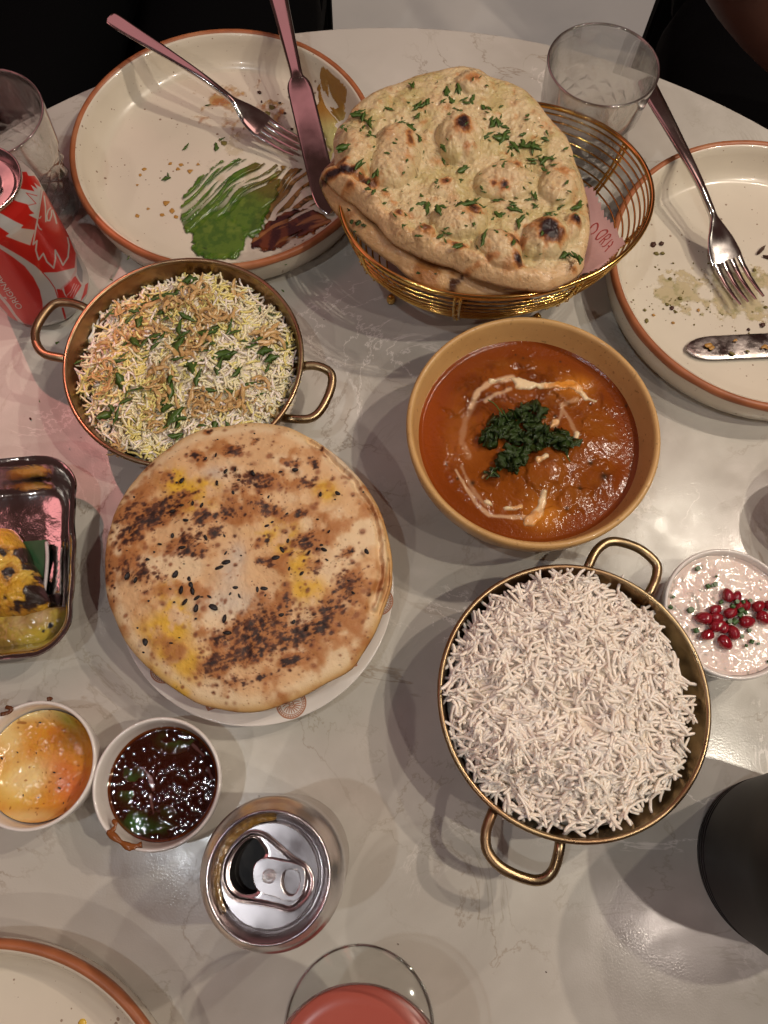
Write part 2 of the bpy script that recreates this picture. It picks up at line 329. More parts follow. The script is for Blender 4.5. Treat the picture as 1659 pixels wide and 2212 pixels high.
M_PAPER = pm('pink_paper', (.60, .36, .33), .75, noise=[(30, (.52, .30, .27), .4, .7, .6)], bump=[(70, .3, .001)])
M_INK = pm('red_ink', (.38, .045, .035), .7); M_TINK = pm('terracotta_ink', (.42, .20, .12), .5)
M_ARIL = pm('pomegranate', (.22, .008, .016), .12, coat=.6, sss=.4, sub=(1, .1, .1), noise=[(260, (.45, .03, .035), .5, .75, .8)])
M_CHIVE = pm('chive', (.05, .12, .03), .4, noise=[(200, (.02, .05, .015), .45, .7, .8)])
M_DRINK = pm('pink_drink', (.36, .080, .056), .28, sss=.2, noise=[(20, (.42, .11, .08), .4, .7, .6)])
M_BANANA = pm('banana_leaf', (.018, .075, .028), .30, bump=[(60, .25, .001)], noise=[(70, (.01, .045, .018), .4, .7, .8)])
M_CLOTH = pm('black_cloth', (.0022, .0022, .0026), .9, spec=.08, bump=[(600, .4, .001)]); M_SKIN = pm('brown_skin', (.10, .035, .02), .5, sss=.1, noise=[(30, (.07, .022, .014), .4, .7, .6)])
M_FLOOR = pm('floor_concrete', (.50, .47, .43), .6, noise=[(6, (.42, .40, .37), .4, .7, .8)], bump=[(60, .1, .001)])
M_TMETAL = pm('table_leg_metal', (.03, .03, .03), .45, .6)
M_HAIR = pm('dark_hair', (.01, .008, .007), .5)

# ------------------------------------------------------------------ setting
fl = link('floor', mkmesh('floor', [(-4, -4, -.73), (4, -4, -.73), (4, 4, -.73), (-4, 4, -.73)], [(0, 1, 2, 3)], M_FLOOR, False)); fl['kind'] = 'structure'
TC = (.0165, .1374); TR = .4766
t = thing('dining_table', 'round table with polished pale veined stone top under all the dishes', 'table', (*TC, -.73))
V, F = lathe([(0, .73), (.2, .73), (TR-.003, .73), (TR-.0008, .7292), (TR, .727), (TR, .712), (TR-.002, .7102), (.2, .710), (0, .710)], 200); link('tabletop', mkmesh('tabletop', V, F, M_Q, True, ang=40), t)
V, F = lathe([(0, .709), (.16, .709), (.16, .702), (.045, .695), (.04, .05), (.05, .03), (.24, .012), (.245, 0), (0, 0)], 64); link('pedestal', mkmesh('pedestal', V, F, M_TMETAL, True, ang=40), t)

def skinbody(name, joints, edges, mat, parent, lv=2):
    me = bpy.data.meshes.new(name); me.from_pydata([j[0] for j in joints], edges, []); me.materials.append(mat)
    o = bpy.data.objects.new(name, me); COL.objects.link(o); o.parent = parent
    s = o.modifiers.new('Skin', 'SKIN'); sv = me.skin_vertices[0].data if me.skin_vertices else None
    if sv is None: me.attributes.new('x', 'FLOAT', 'POINT'); bpy.context.view_layer.update(); sv = me.skin_vertices[0].data
    for i, j in enumerate(joints): sv[i].radius = (j[1], j[2] if len(j) > 2 else j[1])
    sv[0].use_root = True
    b = o.modifiers.new('Sub', 'SUBSURF'); b.levels = lv; b.render_levels = lv
    dg = bpy.context.evaluated_depsgraph_get(); me2 = bpy.data.meshes.new_from_object(o.evaluated_get(dg)); o.modifiers.clear(); o.data = me2; smooth(me2); me2.name = name
    return o

# ------------------------------------------------------------------ the two seated people
def person(label, x, y, face, arm_side, bare):
    p = thing('person', label, 'person', (x, y, -.73)); fx, fy = face; sx, sy = -fy, fx     # face = unit direction they look, side = left
    def q(f, s, z): return (fx*f+sx*s, fy*f+sy*s, z)
    J = [(q(0, 0, .50), .17, .13), (q(0, 0, .68), .16, .12), (q(.02, 0, .92), .18, .12), (q(.02, 0, 1.06), .09, .08),
         (q(.10, .12, .47), .135, .11), (q(.46, .135, .49), .12, .095), (q(.50, .14, .28), .06), (q(.48, .14, .08), .05),
         (q(.10, -.12, .47), .135, .11), (q(.46, -.135, .49), .12, .095), (q(.50, -.14, .28), .06), (q(.48, -.14, .08), .05),
         (q(.02, .20, .98), .075), (q(.02, -.20, .98), .075)]
    if not bare: J += [(q(-.03, .27, .74), .055), (q(-.06, .28, .52), .045), (q(-.03, -.27, .74), .055), (q(-.06, -.28, .52), .045)]
    E = [(0, 1), (1, 2), (2, 3), (0, 4), (4, 5), (5, 6), (6, 7), (0, 8), (8, 9), (9, 10), (10, 11), (2, 12), (2, 13)]
    if not bare: E += [(12, 14), (14, 15), (13, 16), (16, 17)]
    skinbody('clothing', J, E, M_CLOTH, p)
    skinbody('head', [(q(.02, 0, 1.06), .055), (q(.03, 0, 1.14), .055), (q(.05, 0, 1.22), .09, .08), (q(.05, 0, 1.30), .08)], [(0, 1), (1, 2), (2, 3)], M_SKIN, p)
    skinbody('hair', [(q(.02, 0, 1.24), .095), (q(.03, 0, 1.33), .08)], [(0, 1)], M_HAIR, p)
    for s in (1, -1):
        if bare and s == -1: W_ = [np.array(k)-np.array([x, y, -.73]) for k in (at(1560, -420, .16), at(1625, -200, .07), at(1650, -60, .01), at(1800, 115, -.03), at(2010, 190, -.04))]; skinbody('arm', [(tuple(k), r_) for k, r_ in zip(W_, (.055, .058, .056, .050, .040))], [(0, 1), (1, 2), (2, 3), (3, 4)], M_SKIN, p)
        elif bare: skinbody('arm', [(q(.02, .20*s, .97), .055), (q(.10, .16*s, .80), .062), (q(.20, .10*s, .68), .060), (q(.34, -.02*s+.04, .645), .045), (q(.42, -.06*s+.04, .635), .038, .022)], [(0, 1), (1, 2), (2, 3), (3, 4)], M_SKIN, p)
        else: skinbody('hand', [(q(-.06, .28*s, .53), .03), (q(-.06, .28*s, .45), .034, .018), (q(-.05, .28*s, .38), .025, .012)], [(0, 1), (1, 2)], M_SKIN, p)
        skinbody('shoe', [(q(.46, .14*s, .045), .045), (q(.60, .14*s, .035), .042, .032)], [(0, 1)], M_CLOTH, p)
    return p
person('person in plain black clothes seated beyond the empty plate at the upper left', -.35, 1.07, (0, -1), 1, False)
person('person in black with a bare brown arm seated at the upper right corner', .545, 1.02, (0, -1), 1, True)
for (x, y, a, lb) in ((-.35, 1.10, 0, 'black padded chair under the person at the upper left'), (.62, 1.10, 0, 'black padded chair under the person at the upper right')):
    ch = thing('chair', lb, 'chair', (x, y, -.73), rz=a)
    def bx(w, d, h, c):
        b = bmesh.new(); bmesh.ops.create_cube(b, size=1); bmesh.ops.scale(b, vec=(w, d, h), verts=b.verts); bmesh.ops.translate(b, vec=c, verts=b.verts)
        bmesh.ops.bevel(b, geom=b.edges[:], offset=min(w, d, h)*.2, segments=2, affect='EDGES'); me = bpy.data.meshes.new('m'); b.to_mesh(me); b.free(); me.materials.append(M_CLOTH); return me
    link('seat', bx(.44, .42, .06, (0, 0, .39)), ch); link('backrest', bx(.42, .05, .45, (0, .22, .68)), ch)
    for i in (-1, 1):
        for j in (-1, 1): link('leg', bx(.035, .035, .36, (.19*i, .18*j, .18)), ch)

# ------------------------------------------------------------------ plates
def plate(label, c, R, group='stacking dinner plates with terracotta rims'):
    p = thing('dinner_plate', label, 'plate', (c[0], c[1], 0), group); k = R/.1140
    pr = [(0, .0065), (.06, .0065), (.0945, .0068), (.0985, .0085), (.1030, .0140), (.1066, .0240), (.1082, .0292), (.1096, .0303)]
    ou = [(.1136, .0296), (.1140, .0270), (.1134, .018), (.1110, .0085), (.1060, .0025), (.098, .0012), (.096, .0), (.092, .0), (.090, .0015), (0, .0018)]
    V, F = lathe([(a*k, z) for a, z in pr+[(.1118, .0306), (.1130, .0303)]+ou], 160); link('plate_body', mkmesh('plate_body', V, F, M_PLATE, True, ang=60), p)
    th = np.linspace(0, 2*math.pi, 160, endpoint=False)
    prof = [(.1092, .0290), (.1097, .0303), (.1107, .0312), (.1122, .0315), (.1136, .0308), (.1145, .0290), (.1146, .0272), (.1140, .0262)]
    V, F = lathe([(a*k, z) for a, z in prof], 200)
    wob = 1+.0016*np.sin(np.arctan2(V[:, 1], V[:, 0])*7)+.0012*np.sin(np.arctan2(V[:, 1], V[:, 0])*19+1); V[:, 2] = np.where(V[:, 2] < .028, V[:, 2]-.0012*(wob-1)*400*.5, V[:, 2])
    link('rim', mkmesh('rim', V, F, M_RIM), p); return p
PL = (-.1351, .4482); PR = (.2646, .3638); PB = (-.1852, -.1994)
plate('speckled cream plate smeared with green and brown chutney, upper left', PL, .1140)
plate('speckled cream plate with a fork and food crumbs at the right edge', PR, .1145)
plate('nearly clean speckled cream plate in the bottom left corner', PB, .1145)
FZ = .0067
C1 = Crop(200, 0, 1300/1659, FZ)
def smear(name, label, cat, crop, P, cfun, thick, cover=None, res=.0006, edge=14, mat=None, base=None, parent=None, amax=1.0, soft=.5):
    P = np.array(P, float); W = np.array([crop.w(x, y)[:2] for x, y in P]); x0, y0 = W.min(0)-.004; x1, y1 = W.max(0)+.004
    bz = crop.z if base is None else base
    def H(X, Y):
        x, y = crop.inv(X, Y); d = sdf(x, y, P.tolist())+(fbm(X, Y, 220, 4, 3)-.5)*edge*3.2
        h = sm(-d, 0, edge)*thick
        if cover is not None: h = h*cover(x, y, X, Y)
        return h-(.00006 if cover is not None else 0)
    V, F, Cc = layer(x0, x1, y0, y1, res, H, lambda X, Y: np.concatenate([cfun(*crop.inv(X, Y), X, Y), (np.clip(H(X, Y)/thick/soft, 0, 1)*amax)[..., None]], -1), bz)
    if len(F) == 0: return None
    o = link(name, mkmesh(name, V-np.array([x0, y0, bz]) if parent is None else V, F, mat or M_SAUCE, True, Cc))
    if parent is None: o.location = (x0, y0, bz); tag(o, label, cat)
    else: o.parent = parent
    return o
def cc(*c): return lambda x, y, X, Y: np.broadcast_to(np.array(c, float), X.shape+(3,))
def streak(x, y, ang, sx, sy, seed):
    a = math.radians(ang); p = x*math.cos(a)+y*math.sin(a); q = -x*math.sin(a)+y*math.cos(a)+(fbm(x/240, y/240, 1, 2, seed+3)-.5)*90; return fbm(p/sx, q/sy, 1, 3, seed)
def green_c(x, y, X, Y):
    n = fbm(X, Y, 300, 4, 1); c = mixc(np.broadcast_to(np.array([.075, .150, .016]), X.shape+(3,)), (.042, .11, .012), sm(n, .4, .65))
    c = mixc(c, (.11, .075, .014), sm(x+(fbm(X, Y, 120, 3, 8)-.5)*200, 880, 1120)*.95*sm(-y, -1120, -900)); return mixc(c, (.15, .22, .03), sm(fbm(X, Y, 140, 3, 5), .58, .75)*.5)
smear('green_chutney', 'thick green herb chutney pooled and dragged in streaks on the upper left plate', 'chutney', C1,
      [(700, 1180), (720, 1280), (780, 1310), (930, 1305), (970, 1270), (985, 1210), (1040, 1190), (1070, 1150), (1080, 1090), (1130, 1010), (1180, 850), (1100, 825), (960, 800), (830, 820), (740, 900), (660, 990), (650, 1060), (655, 1150), (680, 1185)],
      green_c, .0024, lambda x, y, X, Y: np.maximum(sm(streak(x, y, -36, 330, 13, 11)-.06*gs(x, y, 760, 930, 260, 150), .41, .49), np.maximum(gs(x, y, 850, 1200, 170, 120), gs(x, y, 1000, 1090, 90, 90))*1.6).clip(0, 1))
def tam_c(x, y, X, Y):
    c = mixc(np.broadcast_to(np.array([.13, .032, .008]), X.shape+(3,)), (.035, .007, .004), sm(fbm(X, Y, 150, 4, 8), .4, .6)); return mixc(c, (.36, .16, .05), sm(streak(x, y, -25, 200, 25, 31), .58, .68)*.8)
smear('tamarind_sauce', 'dark red brown tamarind sauce smeared beside the green chutney near the plate rim', 'sauce', C1,
      [(995, 1210), (1010, 1250), (1060, 1275), (1130, 1265), (1210, 1225), (1300, 1190), (1420, 1115), (1390, 1090), (1330, 1050), (1250, 1040), (1160, 1060), (1100, 1110), (1040, 1180)], tam_c, .0011,
      lambda x, y, X, Y: np.maximum(sm(streak(x, y, -25, 260, 24, 41), .38, .48), gs(x, y, 1060, 1220, 110, 70)*1.6).clip(0, 1))
smear('mixed_smear', 'olive brown fork dragged sauce smear between the green and the dark sauce', 'sauce', C1,
      [(1020, 1040), (1090, 900), (1160, 830), (1260, 840), (1330, 900), (1350, 1000), (1330, 1050), (1200, 1060), (1100, 1115), (1060, 1080)],
      lambda x, y, X, Y: mixc(mixc(np.broadcast_to(np.array([.20, .115, .025]), X.shape+(3,)), (.34, .16, .05), sm(x, 1150, 1300)), (.08, .05, .01), sm(fbm(X, Y, 200, 3, 5), .5, .65)), .0007,
      lambda x, y, X, Y: sm(streak(x, y, -50, 240, 20, 51), .43, .52))
smear('orange_smear', 'thin orange oily stain across the middle of the upper left plate', 'sauce', C1,
      [(700, 470), (800, 430), (920, 400), (1050, 430), (1150, 500), (1200, 570), (1210, 680), (1120, 660), (980, 640), (870, 700), (700, 690), (680, 620), (760, 560)],
      lambda x, y, X, Y: mixc(np.broadcast_to(np.array([.58, .35, .12]), X.shape+(3,)), (.48, .17, .03), sm(fbm(X, Y, 130, 4, 15), .5, .62)), .0003, lambda x, y, X, Y: sm(fbm(X, Y, 90, 4, 18), .34, .66), edge=60, amax=.85, soft=1.0)
smear('oily_film', 'faint yellow oily film around the chutney smears on the upper left plate', 'sauce', C1, [(640, 960), (700, 830), (850, 700), (1000, 640), (1200, 560), (1330, 500), (1440, 700), (1400, 900), (1300, 1120), (1000, 1000), (700, 1200)], cc(.60, .47, .22), .0001, lambda x, y, X, Y: sm(fbm(X, Y, 60, 4, 58), .36, .66), edge=70, amax=.5, soft=1.0)
# smear on the curved wall (world-height base follows the plate profile)
def wallsmear():
    P = [(1345, 440), (1380, 385), (1440, 430), (1505, 500), (1480, 560), (1430, 610), (1440, 700), (1400, 770), (1360, 640), (1325, 540)]
    cr = Crop(200, 0, 1300/1659, .012); W = np.array([cr.w(x, y)[:2] for x, y in P]); x0, y0 = W.min(0)-.003; x1, y1 = W.max(0)+.003
    prof = lambda X, Y: np.interp(np.hypot(X-PL[0], Y-PL[1]), [0, .0945, .0985, .103, .1066, .1082], [.0068, .0070, .0088, .0143, .0243, .0295])
    def H(X, Y):
        x, y = cr.inv(X, Y); return sm(-(sdf(x, y, P)+(fbm(X, Y, 220, 4, 3)-.5)*45), 0, 14)*.0009*sm(streak(x, y, 55, 150, 24, 71), .36, .44)-.00006+np.where(np.hypot(X-PL[0], Y-PL[1]) > .107, -1, 0)
    V, F, Cc = layer(x0, x1, y0, y1, .0006, H, lambda X, Y: mixc(np.broadcast_to(np.array([.30, .15, .025]), X.shape+(3,)), (.44, .42, .17), sm(cr.inv(X, Y)[1], 520, 660)), prof)
    o = link('brown_smear', mkmesh('brown_smear', V-np.array([x0, y0, FZ]), F, M_SAUCE, True, Cc)); o.location = (x0, y0, FZ); tag(o, 'mustard brown sauce smear climbing the plate wall beside the knife', 'sauce')
wallsmear()

# small loose bits ---------------------------------------------------------
def leafmesh(kind, seed, mat, k=1.0):
    r = random.Random(seed); n = 9; L = .5
    if kind == 'strip': w = [.02+.12*math.sin(math.pi*(i/(n-1))**.8)*r.uniform(.6, 1.2) for i in range(n)]
    else: w = [.04+.22*math.sin(math.pi*(i/(n-1))**r.uniform(.6, 1.1))*r.uniform(.45, 1.25) for i in range(n)]
    cu = r.uniform(-.5, .5); tw = r.uniform(-1.0, 1.0); bz = r.uniform(.05, .35); V = []
    for i in range(n):
        t = i/(n-1)-.5; c = np.array([t, cu*(t*t-.1), bz*(.25-t*t)]); a = tw*t; s = np.array([-2*cu*t, 1, 0]); s /= np.linalg.norm(s); s = s*math.cos(a)+np.array([0, 0, 1])*math.sin(a)
        up = np.array([0, 0, .022]); j = r.uniform(.7, 1.3)
        V += [c+s*w[i]*j, c+up*2, c-s*w[i]*(2-j), c-up]
    F = []
    for i in range(n-1):
        for q in range(4): F.append((i*4+q, i*4+(q+1) % 4, (i+1)*4+(q+1) % 4, (i+1)*4+q))
    F += [(0, 1, 2, 3), tuple((n-1)*4+q for q in (3, 2, 1, 0))]
    return mkmesh('coriander_leaf', np.array(V)*k, F, mat)
LEAVES = [leafmesh('strip' if i % 2 else 'lobed', 10+i, M_LEAF) for i in range(10)]
LEAVESD = [leafmesh('lobed', 40+i, M_LEAFD) for i in range(8)]
for _m in LEAVESD:
    for _v in _m.vertices: _v.co.y *= 1.7
def rotm(yaw, pitch=0, roll=0): return Matrix.Rotation(yaw, 4, 'Z')@Matrix.Rotation(pitch, 4, 'Y')@Matrix.Rotation(roll, 4, 'X')
def put(name, me, loc, size, yaw, parent=None, pitch=0, roll=0, flat=1.0):
    o = bpy.data.objects.new(name, me); COL.objects.link(o)
    org = np.array(parent.location) if parent is not None else np.zeros(3)
    o.matrix_basis = Matrix.Translation(Vector(np.array(loc)-org))@rotm(yaw, pitch, roll)@Matrix.Diagonal((size, size*flat, size, 1))
    if parent is not None: o.parent = parent
    return o
def crumbmesh(seed, mat):
    b = bmesh.new(); bmesh.ops.create_icosphere(b, subdivisions=1, radius=.5); r = random.Random(seed)
    for v in b.verts: v.co *= r.uniform(.6, 1.25)
    for v in b.verts: v.co.z *= .5
    me = bpy.data.meshes.new('crumb'); b.to_mesh(me); b.free(); me.materials.append(mat); smooth(me); return me
M_BURNT = pm('burnt_crumb', (.055, .018, .010), .45); M_OLIVE = pm('olive_crumb', (.16, .13, .03), .5); M_ORC = pm('orange_crumb', (.42, .22, .05), .4)
CB = [crumbmesh(i, M_BURNT) for i in range(3)]; CO = [crumbmesh(i+5, M_OLIVE) for i in range(3)]; CR = [crumbmesh(i+9, M_ORC) for i in range(3)]
bits = thing('herb_scraps', 'loose green coriander scraps and dark crumbs scattered on the upper left plate', 'food scraps', (PL[0], PL[1], FZ))
for (x, y, s, a) in [(680, 740, .0085, 1.1), (580, 900, .0075, .4), (830, 740, .0085, 1.7), (1060, 585, .004, 0), (1390, 790, .005, .1), (1205, 480, .007, 1.4), (860, 700, .006, .6), (790, 530, .005, .2), (590, 880, .005, 1.9)]:
    put('coriander_leaf', random.choice(LEAVES), C1.w(x, y)+np.array([0, 0, .0005]), s, a, bits)
for (x, y, s, fl_) in [(1050, 468, .0042, .8), (1190, 385, .006, .6), (1285, 425, .0065, .5), (1175, 572, .0028, 1), (1210, 650, .003, .7), (1150, 520, .003, .6), (1060, 515, .003, .5)]:
    put('crumb', random.choice(CB), C1.w(x, y)+np.array([0, 0, .0006]), s, random.uniform(0, 3), bits, flat=fl_)
for (x, y, s) in [(600, 822, .0035), (655, 828, .004), (740, 826, .0032), (700, 860, .005), (640, 850, .004), (580, 1020, .006), (435, 1085, .004), (610, 1060, .005), (560, 1080, .004), (490, 1050, .003), (470, 850, .004), (450, 880, .003), (435, 930, .0025), (630, 1090, .004), (870, 720, .006), (1110, 540, .006), (1090, 570, .005)]:
    put('crumb', random.choice(CR if y > 750 else CO), C1.w(x, y)+np.array([0, 0, .0002]), s, random.uniform(0, 3), bits).scale.z *= .3
# right plate
C3 = Crop(2000, 0, 1024/1332, FZ)
smear('oily_smear', 'pale yellow oily herb smear under the fork tines on the right plate', 'sauce', C3,
      [(720, 1500), (760, 1400), (860, 1360), (1000, 1400), (1150, 1330), (1300, 1370), (1500, 1420), (1560, 1560), (1400, 1700), (1150, 1650), (1000, 1600), (850, 1620), (740, 1560)],
      lambda x, y, X, Y: mixc(np.broadcast_to(np.array([.60, .50, .28]), X.shape+(3,)), (.36, .33, .12), sm(fbm(X, Y, 200, 4, 25), .56, .68)*.8), .0002, lambda x, y, X, Y: sm(fbm(X, Y, 70, 4, 28), .15, .45), edge=60, amax=.8, soft=1.0)
b2 = thing('crumb_scraps', 'brown and green herb crumbs scattered on the right plate', 'food scraps', (PR[0], PR[1], FZ))
for (x, y, s, m) in [(745, 1255, .0055, 0), (785, 1252, .0045, 0), (760, 1300, .0050, 1), (790, 1300, .004, 1), (845, 1350, .002, 1), (830, 1430, .0028, 1), (1300, 1665, .0050, 0), (1260, 1385, .0035, 1), (700, 1590, .003, 1), (710, 1645, .0048, 1), (745, 1615, .003, 2), (845, 1655, .003, 2), (880, 1530, .004, 1), (840, 1580, .004, 0), (815, 1560, .003, 1), (1230, 1690, .003, 0), (975, 1590, .003, 2), (860, 1600, .003, 1), (1320, 1575, .004, 1), (1190, 1480, .003, 1)]:
    put('crumb', random.choice([CB, CO, CR][m]), C3.w(x, y)+np.array([0, 0, .0005]), s, random.uniform(0, 3), b2)
for i in range(70):
    x = random.gauss(950, 190); y = random.gauss(1530, 110)
    if 640 < x < 1500: put('crumb', random.choice(CO), C3.w(x, y)+np.array([0, 0, .0002]), random.uniform(.0007, .0018), 0, b2)
put('crumb', CB[0], C3.w(1290, 1290)+np.array([0, 0, .0008]), .012, .9, b2, flat=.25); put('crumb', CB[1], C3.w(1325, 1320)+np.array([0, 0, .0008]), .009, -.4, b2, flat=.3)
sp = link('sauce_drop', mkmesh('sauce_drop', *lathe([(0, .0012), (.0012, .0010), (.0021, .0003), (.0022, 0)], 20), pm('yellow_drop', (.62, .42, .06), .2))); sp.location = Crop(0, 3500, 1900/1659, FZ).w(283, 462); tag(sp, 'small yellow sauce drop on the bottom left plate', 'sauce')

# ------------------------------------------------------------------ cutlery
def section_loft(secs, n=14):   # secs: (x, halfwidth, z, thickness)
    V = []; F = []; m = len(secs)
    for (x, w_, z, th) in secs:
        for j in range(n):
            a = 2*math.pi*j/n; ca, sa = math.cos(a), math.sin(a)
            V.append((x, w_*math.copysign(abs(ca)**.55, ca), z+.5*th*math.copysign(abs(sa)**.8, sa)))
    for i in range(m-1):
        for j in range(n): F.append((i*n+j, i*n+(j+1) % n, (i+1)*n+(j+1) % n, (i+1)*n+j))
    F += [tuple(range(n))[::-1], tuple((m-1)*n+j for j in range(n))]; return np.array(V), F
def orient(o, A, B, up=(0, 0, 1), roll=0):
    A = Vector(A); B = Vector(B); X = (B-A).normalized(); Z = Vector(up); Y = Z.cross(X).normalized(); Z = X.cross(Y)
    R = Matrix((X, Y, Z)).transposed().to_4x4(); o.matrix_basis = Matrix.Translation(A)@R@Matrix.Rotation(roll, 4, 'X')
def interp_secs(keys, n=40):
    k = np.array(keys); x = np.linspace(0, 1, n); xs = spl(k, 6); return [tuple(q) for q in xs]
def fork(label, A, B, L0=.182, roll=0):
    f = thing('fork', label, 'fork'); L = (Vector(B)-Vector(A)).length; k = L/L0
    H = [(0, .0045, .0, .0022), (.003, .0068, .0, .0026), (.02, .0066, .0008, .0028), (.05, .0050, .0030, .0034), (.085, .0033, .0045, .0040), (.108, .0028, .0030, .0042), (.116, .0030, .0020, .0040), (.122, .0055, .0008, .0030), (.132, .0100, -.0018, .0022), (.142, .0121, -.0036, .0020), (.1475, .0123, -.0042, .0019)]
    V, F = section_loft(interp_secs(H), 16); V[:, 2] += .0035; link('handle', mkmesh('handle', V*k, F, M_STEEL, True, ang=50), f)
    for i in range(4):
        y = (i-1.5)*.0064
        T = [(.146, y, -.0042, .0024), (.154, y, -.0046, .0021), (.164, y*1.01, -.0040, .0018), (.174, y*1.0, -.0020, .0014), (L0, y*.98, .0004, .0006)]
        V, F = section_loft([(x, w_*1.0, z, .0018) for (x, _, z, w_) in T], 10); V[:, 1] += np.interp(V[:, 0], [q[0] for q in T], [q[1] for q in T]); V[:, 2] += .0035
        link('tine', mkmesh('tine', V*k, F, M_STEEL, True, ang=60), f)
    orient(f, A, B, roll=roll); return f
def knife(label, A, B, bl=.10, food=False, roll=0, hw=.0085, wb=.0085):
    f = thing('knife', label, 'knife'); L = (Vector(B)-Vector(A)).length; hl = L-bl
    V, F = section_loft(interp_secs([(0, hw*.8, 0, .005), (.004, hw*.95, 0, .0062), (hl*.4, hw*.78, 0, .0058), (hl*.8, hw*.62, 0, .0052), (hl-.008, hw*.58, 0, .0050), (hl-.002, hw*.62, 0, .0040)]), 16); link('handle', mkmesh('handle', V, F, M_STEEL, True, ang=50), f)
    V, F = section_loft(interp_secs([(hl-.004, hw*.62, 0, .0036), (hl+.003, wb*.92, 0, .0022), (hl+.02, wb, 0, .0017), (L-.03, wb, 0, .0016), (L-.014, wb*.94, 0, .0014), (L-.005, wb*.66, 0, .0012), (L, wb*.2, 0, .0008)]), 16)
    link('blade', mkmesh('blade', V, F, M_STEELB if food else M_STEEL, True, ang=50), f); orient(f, A, B, roll=roll); return f
fork('fork with its handle pointing left over the rim of the upper left plate', at(238, 44, .056), at(646, 326, .0125))
knife('knife standing over the rim of the upper left plate with its tip in the sauce', at(588, -60, .058), at(712, 462, .0105), .108, wb=.0098)
fork('fork on the right plate with its handle leaning against the water glass', at(1388, 178, .0450), at(1618, 655, .0115))
kn = knife('food smeared knife blade lying flat on the right plate', at(1880, 735, .0105), at(1483, 754, .0095), .105, True, wb=.0098)
kb = thing('food_scraps', 'orange and pale food scraps stuck on the dirty knife blade', 'food scraps', tuple(at(1580, 748, .0112)))
C4k = Crop(2300, 1200, 724/1456, .0112)
for (x, y, s, m) in [(985, 325, .010, 2), (1010, 345, .008, 2), (1195, 285, .006, 2), (1425, 335, .009, 2), (1170, 390, .006, 1), (1290, 370, .005, 1), (1440, 345, .006, 2)]:
    put('crumb', random.choice([CB, CO, CR][m]), C4k.w(x, y)+np.array([0, 0, .0007]), s*.8, random.uniform(-.6, .6), kb, flat=.5).scale.z *= .35

# ------------------------------------------------------------------ brass pans
def pan(label, c, R, hands, group='two handled brass serving pans'):
    p = thing('serving_pan', label, 'pan', (c[0], c[1], 0), group); k = R/.0764
    pr = [(0, .0030), (.040, .0030), (.050, .0045), (.0565, .0090), (.0645, .0230), (.0705, .0370), (.0737, .0470), (.0742, .0490)]
    ou = [(.0752, .0482), (.0728, .0390), (.0668, .0235), (.0585, .0080), (.0520, .0022), (.046, .0005), (.040, .0), (0, .0002)]
    V, F = lathe([(a*k, z) for a, z in pr+ou], 128); mi = np.zeros(len(F), int); mi[:(len(pr)-1)*128] = 1
    link('pan_body', mkmesh('pan_body', V, F, [M_BRASS, M_BRASSIN], True, mi=mi, ang=60), p)
    a = np.linspace(0, 2*math.pi, 140, endpoint=False); ring = np.stack([.0750*k*np.cos(a), .0750*k*np.sin(a), np.full(140, .0492)], -1)
    V, F = tube(ring, .0016, 10, True); link('rolled_rim', mkmesh('rolled_rim', V, F, M_BRASS), p)
    for pts in hands:
        W = [np.array(q) for q in pts]; loc = np.array([c[0], c[1], 0]); W = [q-loc for q in W]
        for e in (0, -1):                                     # roots run down onto the wall
            d = W[e].copy(); d[2] = 0; d /= np.linalg.norm(d); root = d*.0715*k+np.array([0, 0, .036])
            W = ([root]+W) if e == 0 else (W+[root])
        P = spl(W, 9); V, F = tube(P, .0029, 12); link('handle', mkmesh('handle', V, F, M_BRASS, True, ang=70), p)
        for e in (0, -1):
            q = W[e]; d = np.array([q[0], q[1], 0]); d /= np.linalg.norm(d)
            b = bmesh.new(); bmesh.ops.create_uvsphere(b, u_segments=12, v_segments=8, radius=.0038); me = bpy.data.meshes.new('rivet'); b.to_mesh(me); b.free(); me.materials.append(M_BRASSIN); smooth(me)
            r = link('rivet', me, p); r.matrix_basis = Matrix.Translation(Vector(d*(.0685*k)+np.array([0, 0, .0375])))@Matrix.Rotation(math.atan2(d[1], d[0]), 4, 'Z')@Matrix.Diagonal((.35, 1, 1, 1))
    return p
C5 = Crop(100, 950, 1300/1659, .044); C8 = Crop(1600, 2050, 1424/1659, .044)
PP = (-.1334, .2519); PQ = (.1111, .0535)
pan('brass pan heaped with saffron rice, fried onion and coriander', PP, .0764,
    [[C5.w(300, 335, .042), C5.w(215, 308, .043), C5.w(135, 322, .043), C5.w(62, 420, .042), C5.w(52, 500, .042), C5.w(95, 565, .042), C5.w(205, 592, .041)],
     [C5.w(1400, 628, .042), C5.w(1470, 628, .042), C5.w(1535, 665, .041), C5.w(1535, 740, .040), C5.w(1490, 840, .040), C5.w(1430, 890, .040), C5.w(1330, 892, .041)]])
pan('brass pan filled with plain white rice, right of the flatbread', PQ, .0758,
    [[C8.w(835, 210, .044), C8.w(880, 130, .044), C8.w(950, 95, .043), C8.w(1060, 125, .043), C8.w(1140, 190, .042), C8.w(1148, 250, .042), C8.w(1115, 330, .043)],
     [C8.w(395, 1340, .043), C8.w(365, 1430, .042), C8.w(375, 1520, .041), C8.w(450, 1600, .040), C8.w(590, 1650, .039), C8.w(670, 1610, .040), C8.w(705, 1485, .043)]])

